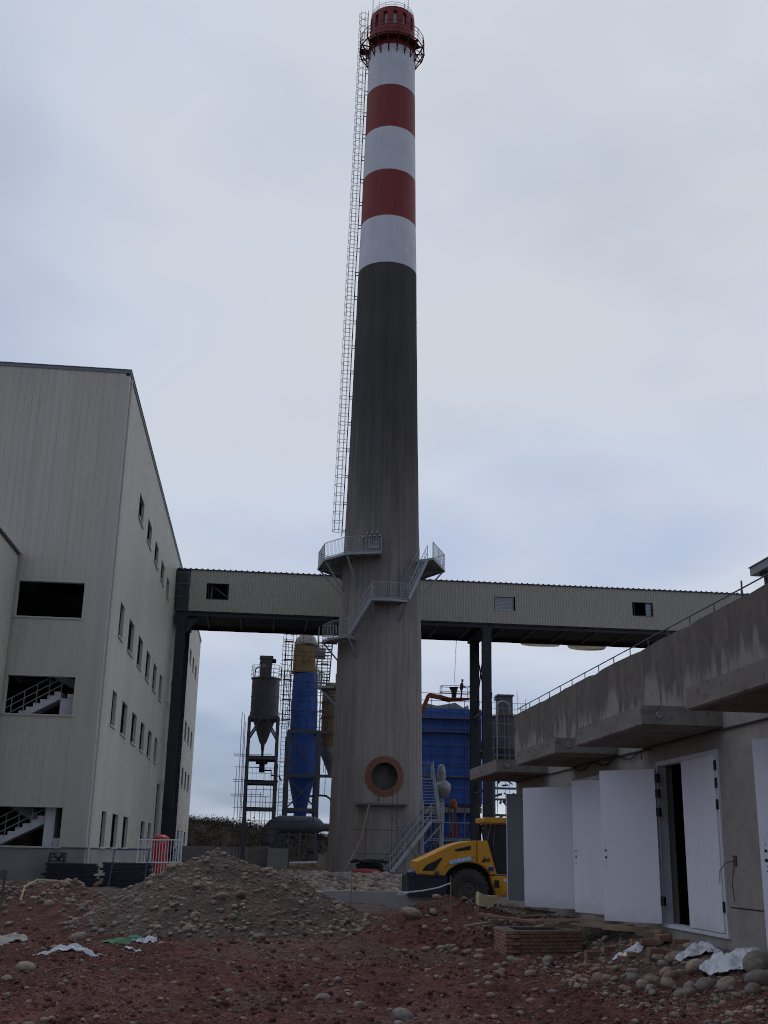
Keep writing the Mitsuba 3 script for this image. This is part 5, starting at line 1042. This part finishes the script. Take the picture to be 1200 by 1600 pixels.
for x, y, r, v, yaw, lab in [
    (6.02, 13.62, .27, 1, 15, 'large pale oval boulder with a light vein at the bottom right edge'), (6.22, 14.15, .26, 2, 60, 'big yellowish rounded boulder below the white plastic sheet'),
    (6.25, 13.35, .20, 3, 0, 'brown stone at the very right edge below the pale oval boulder'), (5.74, 15.0, .17, 2, 30, 'brown rounded boulder touching the crumpled white plastic from the left'),
    (5.55, 15.4, .15, 0, 10, 'grey smooth oval stone in the middle of the cobbles below the closed door'), (5.42, 15.75, .16, 1, 160, 'brown flat oval stone just above the grey smooth one'),
    (5.36, 14.4, .18, 3, 150, 'flat slate grey stone lying in front of the cobbles'), (5.75, 13.95, .22, 5, 45, 'dark earth caked boulder left of the pale oval boulder'),
    (5.62, 14.35, .17, 2, 80, 'rounded tan stone beside the earth caked boulder'), (.92, 14.75, .135, 2, 20, 'pale cream rounded stone alone on the red earth near the bottom'),
    (1.28, 14.0, .11, 7, 70, 'pale broken stone right of the cream one near the bottom'), (1.18, 15.9, .085, 0, 70, 'small tan stone behind the pale broken one'),
    (.15, 23.3, .17, 1, 0, 'large ochre oval cobble at the foot of the gravel heap'), (-.62, 24.35, .17, 5, 30, 'dark brown lump half way up the gravel heap'),
    (-1.22, 23.45, .17, 1, 20, 'pale rounded cobble low on the left half of the gravel heap'), (-1.12, 23.75, .15, 2, 90, 'grey cobble just above the pale one on the gravel heap'),
    (-.25, 24.5, .2, 3, 120, 'long pale upright cobble on the right shoulder of the gravel heap'), (-3.3, 23.3, .2, 4, 0, 'pale angular rock at the foot of the red mound'),
    (-3.1, 17.2, .17, 6, 30, 'broad dull stone half sunk in the red earth at the lower left'), (3.15, 23.2, .28, 5, 10, 'dark earth block on the slope left of the rope stake'),
    (1.7, 13.2, .15, 6, 0, 'flat dull red stone at the bottom middle of the picture'), (4.1, 17.3, .13, 1, 40, 'pale flat stone in front of the brick pit'), (2.9, 15.4, .085, 0, 0, 'little white pebble to the right of the wheel rut')]:
    cobble(x, y, r * .84, lab, None, v, .3, yaw)
def scatter(n, box, rr, label, group, seed, accept=None, power=2.0, sink=(.1, .5)):
    r = np.random.default_rng(seed); k = 0; tries = 0
    while k < n and tries < 20000:
        tries += 1; x, y = r.uniform(box[0], box[1]), r.uniform(box[2], box[3])
        if accept is not None and not accept(x, y): continue
        s = rr[0] + (rr[1] - rr[0]) * r.random() ** power
        if any((x - a) ** 2 + (y - b) ** 2 < (.8 * (s + c)) ** 2 for a, b, c in taken): continue
        cobble(x, y, s, label, group, None, r.uniform(*sink)); k += 1
on_heap = lambda name: (lambda x, y: float(heap(name, np.array(x), np.array(y))) > float(ground_base(np.array(x), np.array(y))) + .06)
pit_free = lambda x, y: not (4.3 < x < 6.2 and 20.5 < y < 22.5) and x < 6.6
scatter(34, (4.9, 6.5, 13.2, 17.6), (.05, .14), 'rounded river cobble in the heap of cobbles below the closed door', 'cobbles at the foot of the concrete wall', 1, pit_free, 1.6, (-.1, .3))
scatter(84, (-3.6, 2.6, 22.3, 26.4), (.035, .105), 'rounded river cobble lying on the face of the gravel heap', 'cobbles on the gravel heap', 2, on_heap('gravel'), 2.4)
scatter(34, (-6.5, -3.0, 23.6, 27.2), (.05, .13), 'earth stained cobble in the red mound at the left', 'cobbles in the left red mound', 3, on_heap('red'), 2)
scatter(26, (2.4, 5.2, 20.0, 24.4), (.05, .12), 'stone stuck in the low red mound by the brick pit', 'stones in the low red mound', 4, pit_free, 2)
scatter(44, (-3.4, 4.9, 12.6, 21), (.025, .06), 'small pale stone lying on the red earth in the foreground', 'small stones on the red foreground', 5, None, 2.2)
scatter(26, (3.6, 6.3, 16.8, 21.0), (.05, .12), 'stone in the stony strip before the brick pit', 'stones before the brick pit', 6, pit_free, 2, (0, .35))
scatter(12, (2.2, 7.5, 46, 66), (.12, .3), 'pale stone on the strip of rubble before the chimney', 'stones before the chimney', 7, None, 1.5)
# gravel and clods too many to count
def clump(name, n, box, rr, seed, mat, label, sub=1, amp=.25, weight=None, flat=.65, sink=.3, smooth=True, cat='gravel'):
    r = np.random.default_rng(seed); base = [rock(40 + i, sub, amp, 1.2, (1, .8, flat)) for i in range(5)]
    x, y = r.uniform(box[0], box[1], n * 3), box[2] + (box[3] - box[2]) * r.random(n * 3) ** 1.5
    if weight is not None: k = r.random(n * 3) < weight(x, y); x, y = x[k], y[k]
    x, y = x[:n], y[:n]; s = rr[0] + (rr[1] - rr[0]) * r.random(len(x)) ** 3; s *= np.clip(.55 + y / 40, .8, 1.6)
    z = zs(x, y) + s * flat * (.5 - sink); V, F, o = [], [], 0
    for i in range(len(x)):
        b = base[i % 5]; c, d = math.cos(i * 2.4), math.sin(i * 2.4)
        v = b[0] * s[i]; v = np.stack([v[:, 0] * c - v[:, 1] * d + x[i], v[:, 0] * d + v[:, 1] * c + y[i], v[:, 2] + z[i]], 1)
        V.append(v); F.append(b[1] + o); o += len(v)
    scene[name] = mikit.ply((np.vstack(V), np.vstack(F)), mat, smooth); labels[name] = {'label': label, 'category': cat, 'kind': 'stuff'}
clear = lambda x, y: (x < 6.55) & ~((x > 4.35) & (x < 6.1) & (y > 20.6) & (y < 22.4))
mask_h = lambda x, y: np.maximum(heap('gravel', x, y), heap('red', x, y) - .45) > ground_base(x, y) + .05
clump('gravel', 7500, (-7, 6.6, 12, 29), (.016, .075), 31, 'm_stone', 'gravel and pebbles strewn over the heap and the earth', 1, .26, lambda x, y: clear(x, y) * (.05 + .95 * mask_h(x, y) + .42 * (x > 4.4)), .6)
clump('fine_gravel', 30000, (-7, 6.6, 12, 29), (.007, .026), 36, 'm_stone', 'fine grit over the heap and the earth', 0, .3, lambda x, y: clear(x, y) * (.10 + .9 * mask_h(x, y) + .45 * (x > 4.3) + .3 * (meshkit.fbm(np.stack([x * .5, y * .5, x * 0], -1), 3, 4) > .56)), .7)
clump('earth_clods', 7000, (-7, 5.6, 11.8, 25), (.010, .060), 32, 'm_clod', 'crumbly clods of red earth over the foreground', 1, .42, lambda x, y: clear(x, y) * (.9 - .8 * mask_h(x, y)) * (.25 + .9 * (meshkit.fbm(np.stack([x * .8, y * .8, x * 0], -1), 3, 9) > .5)), .7, .42, False, 'earth')
clump('rubble', 1400, (1.5, 8.2, 41.5, 70), (.05, .2), 33, 'm_stone', 'rubble strip between the kerb and the chimney', 1, .25, None, .6, .2)
# ---- brick pit
bp = thing('brick_pit', 'low rectangular brick pit under construction in front of the white doors', 'brick pit')
A, B_, C_, D_ = np.array([4.56, 22.10]), np.array([4.50, 20.72]), np.array([5.99, 21.12]), np.array([5.92, 22.28])
PT, CH, NC = .42, .062, 8
outline = Polygon([A, B_, C_, D_]); inner = outline.buffer(-.24, join_style=2)
core = put(bp + '__mortar', MB().prism(outline.buffer(-.012, join_style=2).difference(inner.buffer(.008, join_style=2)), 'z', PT - NC * CH - .2, PT - .008), 'm_mortar')
def course(p, q, k, inward):
    d = q - p; L = np.linalg.norm(d); d /= L; nrm = np.array([-d[1], d[0]]) * inward; z0 = PT - (k + 1) * CH; s = .125 if k % 2 else .25
    pos = -0.06 * (k % 2)
    while pos < L - .02:
        a, b = max(pos, 0.0), min(pos + s - .014, L - .0)
        if b - a > .04:
            j = rng.uniform(-.004, .004, 2); c0, c1 = p + d * a, p + d * b; w = .115 if k % 2 == 0 else .235
            poly = [c0 - nrm * (.004 + j[0]), c1 - nrm * (.004 + j[0]), c1 + nrm * w, c0 + nrm * w]
            put(core + '__brick', MB().prism(Polygon(poly), 'z', z0 + .004, z0 + CH - .010 + j[1] * .5 * (k > 0)), 'm_brick')
        pos += s
for k in range(NC):
    course(B_, C_, k, 1)
    if k < 8: course(A, B_, k, 1)
    if k < 1: course(C_, D_, k, 1); course(D_, A, k, 1)
# loose bricks
def brick(x, y, yaw, label, group=None, holes=False, dz=0.0, tilt=0):
    m = MB(); body_ = sbox(-.12, -.0575, .12, .0575)
    if holes:
        for hx in np.linspace(-.09, .09, 5):
            for hy in (-.03, .0, .03): body_ = body_.difference(sbox(hx - .011, hy - .009, hx + .011, hy + .009))
        m.prism(body_, 'y', -.055, .055)
    else: m.prism(body_.buffer(-.004).buffer(.004, 2), 'z', -.045, .045)
    single('brick', label, 'brick', m.mesh(), 'm_brick', group=group, to_world=T().translate([x, y, zz1(x, y) + .055 + dz]).rotate([0, 0, 1], yaw).rotate([0, 1, 0], tilt))
brick(5.50, 18.85, 8, 'left of the two hollow bricks lying before the doors', None, True); brick(5.74, 18.62, -4, 'right of the two hollow bricks lying before the doors', None, True)
for i, (x, y, yaw, dz, t, lab) in enumerate([(6.0, 17.25, 12, .0, 4, 'red brick lying in front of the heap of bricks by the open door'), (6.12, 17.9, -8, .02, 0, 'brick at the left end of the brick heap by the open door'), (6.38, 17.95, 5, .03, 8, 'brick in the middle of the brick heap under the door sill'), (6.30, 17.7, 20, .10, -4, 'brick lying on top of the brick heap'), (6.5, 17.5, -15, .0, 0, 'brick at the right end of the brick heap close to the wall'), (6.0, 18.2, 80, .02, 6, 'brick standing end on behind the brick heap'), (5.85, 17.0, 30, -.02, 10, 'broken orange brick sunk among the cobbles')]): brick(x, y, yaw, lab, None, False, dz, t)
BROKEN = [mikit.ply(MB().prism(Polygon(p), 'z', -.03, .03).mesh(), 'm_brick') for p in ([(-.1, -.05), (.06, -.05), (.09, .02), (.03, .05), (-.1, .05)], [(-.06, -.05), (.05, -.04), (.06, .03), (-.03, .05)], [(-.09, -.04), (.02, -.05), (.08, .0), (-.02, .05)])]
for i in range(26):
    x, y = rng.uniform(4.9, 6.5), rng.uniform(16.8, 20.0)
    if 4.3 < x < 6.2 and y > 20.4: continue
    single('brick_fragment', 'broken brick piece in the debris below the open doorway', 'brick', {**BROKEN[i % 3]}, None, group='broken bricks below the open doorway', to_world=T().translate([float(x), float(y), zz1(x, y) + .012]).rotate([0, 0, 1], float(rng.uniform(0, 360))).rotate([1, 0, 0], float(rng.uniform(-25, 25))).scale(float(rng.uniform(.6, 1.1))))
# planks
def plank(a, b, w, t, label, za=None, zb=None):
    za = zz1(*a) + .03 if za is None else max(za, zz1(*a) + .02); zb = zz1(*b) + .03 if zb is None else max(zb, zz1(*b) + .02)
    single('plank', label, 'plank', MB().bar((*a, za), (*b, zb), w, t), 'm_wood')
plank((4.35, 22.6), (5.45, 22.35), .16, .045, 'broad plank slanting down to the back left corner of the brick pit', .60, .47)
plank((5.0, 24.3), (6.5, 25.1), .12, .04, 'plank lying on the earth behind the brick pit', .60, .53)
plank((5.75, 22.75), (6.6, 20.2), .14, .04, 'long plank running from the brick pit along the wall', .44, .56)
plank((5.3, 22.6), (6.55, 21.3), .16, .04, 'plank on the pit edge nearest the half hidden door', .50, .60)
plank((6.05, 22.0), (6.55, 19.2), .12, .05, 'plank under the open white door leaf', .47, .57)
plank((6.25, 20.6), (6.55, 18.4), .10, .06, 'short squared timber below the open doorway', .50, .58)
plank((6.1, 21.9), (6.6, 20.9), .22, .03, 'wide board beside the open white door leaf', .53, .61)
plank((4.0, 22.1), (4.7, 22.55), .09, .04, 'short dark board on the mound left of the brick pit', .40, .46)
plank((5.2, 23.2), (6.2, 23.9), .15, .04, 'plank lying across others behind the back right corner of the pit')
plank((5.0, 25.2), (6.3, 25.6), .12, .04, 'plank farthest back by the grey door leaf')
plank((6.15, 20.0), (6.45, 18.0), .18, .035, 'board in front of the open doorway beside the squared timber')
plank((4.9, 19.3), (5.5, 19.9), .09, .03, 'short lath in front of the brick pit')
sg = thing('steel_channel', 'grey steel channel lying by the foot of the dark door leaf', 'channel')
for dx in (-.06, .06): put(sg + '__flange', MB().bar((5.02 + dx, 24.2, .66), (5.72 + dx, 27.2, .60), .02, .07), 'm_grey_steel')
put(sg + '__web', MB().bar((5.02, 24.2, .63), (5.72, 27.2, .57), .118, .012), 'm_grey_steel')
single('foam_block', 'broken yellowish foam block in front of the roller wheel', 'foam', MB().prism([(-.23, -.12), (.10, -.14), (.10, -.05), (.24, .02), (.22, .09), (-.10, .10), (-.22, .16)], 'y', -.09, .09).mesh(), 'm_foam', to_world=T().translate([4.86, 24.2, .80]).rotate([0, 0, 1], 12))
# crumpled sheets
def crumple(name, label, cat, x, y, sx, sy, h, mat, seed, yaw=0, n=34):
    u, v = np.meshgrid(np.linspace(-1, 1, n), np.linspace(-1, 1, n)); q = np.stack([u * 1.6, v * 1.6, u * 0 + seed], -1)
    ed = 1 + .35 * (meshkit.fbm(q * 1.1, 3, seed) - .5) * 2
    ridge = 1 - np.abs(meshkit.fbm(q * 0.9 + 4, 3, seed + 1) - .5) * 3.4
    a = math.radians(yaw); X_, Y_ = u * sx * ed, v * sy * ed * (1 - .4 * np.abs(u)); Xr, Yr = x + X_ * math.cos(a) - Y_ * math.sin(a), y + X_ * math.sin(a) + Y_ * math.cos(a)
    Z_ = zs(Xr, Yr) + .02 + h * np.clip(ridge, 0, 1) * (1 - .75 * np.maximum(u ** 2, v ** 2))
    P_ = np.stack([Xr, Yr, Z_], -1).reshape(-1, 3); i = (np.arange(n - 1)[:, None] * n + np.arange(n - 1)[None]).reshape(-1, 1); f = np.hstack([i, i + 1, i + n + 1, i + n])
    V = np.vstack([P_, P_ - [0, 0, .006]]); single(name, label, cat, (V, np.vstack([f, f[:, ::-1] + n * n])), mat, True)
crumple('plastic_sheet', 'big crumpled white plastic sheet among the boulders at the right edge', 'plastic sheet', 6.15, 14.7, .34, .42, .20, 'm_plastic_sheet', 3, 20)
crumple('plastic_sheet', 'smaller white plastic sheet against the wall below the closed door', 'plastic sheet', 6.25, 16.2, .3, .3, .13, 'm_plastic_sheet', 5, 10)
crumple('plastic_sheet', 'flat white plastic scrap by the loose red brick', 'plastic sheet', 5.78, 17.9, .26, .22, .07, 'm_plastic_sheet', 8, 30)
crumple('white_rag', 'long white rag on the red earth at the lower left', 'rag', -2.98, 20.0, .52, .13, .10, 'm_plastic_sheet', 11, 4)
crumple('white_rag', 'small white scrap below the green net', 'rag', -1.98, 20.9, .18, .10, .05, 'm_plastic_sheet', 13, 0)
crumple('green_net', 'scrap of green netting at the foot of the gravel heap', 'net', -2.35, 22.4, .42, .28, .10, 'm_green_net', 17, 10)
crumple('white_rag', 'pale rag lying against the green netting', 'rag', -1.95, 22.2, .2, .16, .10, 'm_plastic_sheet', 19, 30)
crumple('plastic_sheet', 'grey plastic scrap at the far left edge of the red earth', 'plastic sheet', -4.4, 22.2, .35, .3, .12, 'm_pale_sheet', 23, 0)
# rope and stake, hose, tool, coils
st = thing('rope_stake', 'thin stake with a white rope tied to it in front of the roller wheel', 'stake')
put(st + '__stake', MB().tube([(3.95, 23.4, zz1(3.95, 23.4) - .1), (3.95, 23.4, 1.28)], .012, 6), 'm_wood')
put(st + '__rope', MB().tube([(3.95, 23.4, 1.14), (3.7, 23.4, 1.05), (3.4, 23.4, .99), (3.1, 23.4, .95), (2.92, 23.4, .95), (2.86, 23.38, .90), (2.95, 23.36, .90), (3.15, 23.38, .97)], .016, 6), 'm_plastic_sheet', 40)
single('tall_stake', 'thin bare stake standing before the kerb left of the roller', 'stake', MB().tube([(2.2, 26.5, .5), (2.2, 26.5, 1.25)], .011, 6), 'm_wood', 40)
single('pale_cable', 'bent pale cable end sticking out of the left red mound', 'cable', MB().tube([(-4.2, 26.0, .98), (-4.62, 25.9, 1.0), (-4.82, 25.6, .86), (-4.84, 25.4, .60)], .022, 6), 'm_foam', 40)
single('mallet', 'dark headed mallet stuck upright at the left edge of the red mound', 'tool', MB().tube([(-5.3, 25.8, .55), (-5.3, 25.8, 1.02)], .03, 6).box((-5.38, 25.74, 1.0), (-5.24, 25.88, 1.2)), 'm_scaffold', 40)
m = MB(); r7 = np.random.default_rng(5)
for i in range(11):
    rr, dz = r7.uniform(.5, .95), .10 + .07 * i; m.tube([(7.0 + rr * math.cos(t) * (1.2), 71.5 + .5 * rr * math.sin(t), .42 + dz + .05 * math.sin(3 * t + i)) for t in np.linspace(0, 6.28, 22)[:-1]], .05, 6, True)
single('hose_coil', 'untidy coil of black hose at the foot of the chimney', 'hose', m, 'm_black', 40)
single('red_sack', 'long red sack lying before the black hose coil', 'sack', (lambda a: (a[0] * [.95, .3, .22] + [6.6, 69.5, .55], a[1]))(rock(3, 3, .16)), 'm_red_cloth', True)
single('kerb', 'low concrete kerb wall between the heap and the roller', 'kerb', MB().box((1.6, 40.4, -.5), (6.4, 40.65, .42)), 'm_plinth')
single('reed_boards', 'stack of brown boards on the ground left of the chimney stair', 'boards', MB().box((7.8, 70.5, .4), (12, 71.2, .52)).box((8.2, 70.6, .524), (11.5, 71.1, .6)), 'm_canopy')
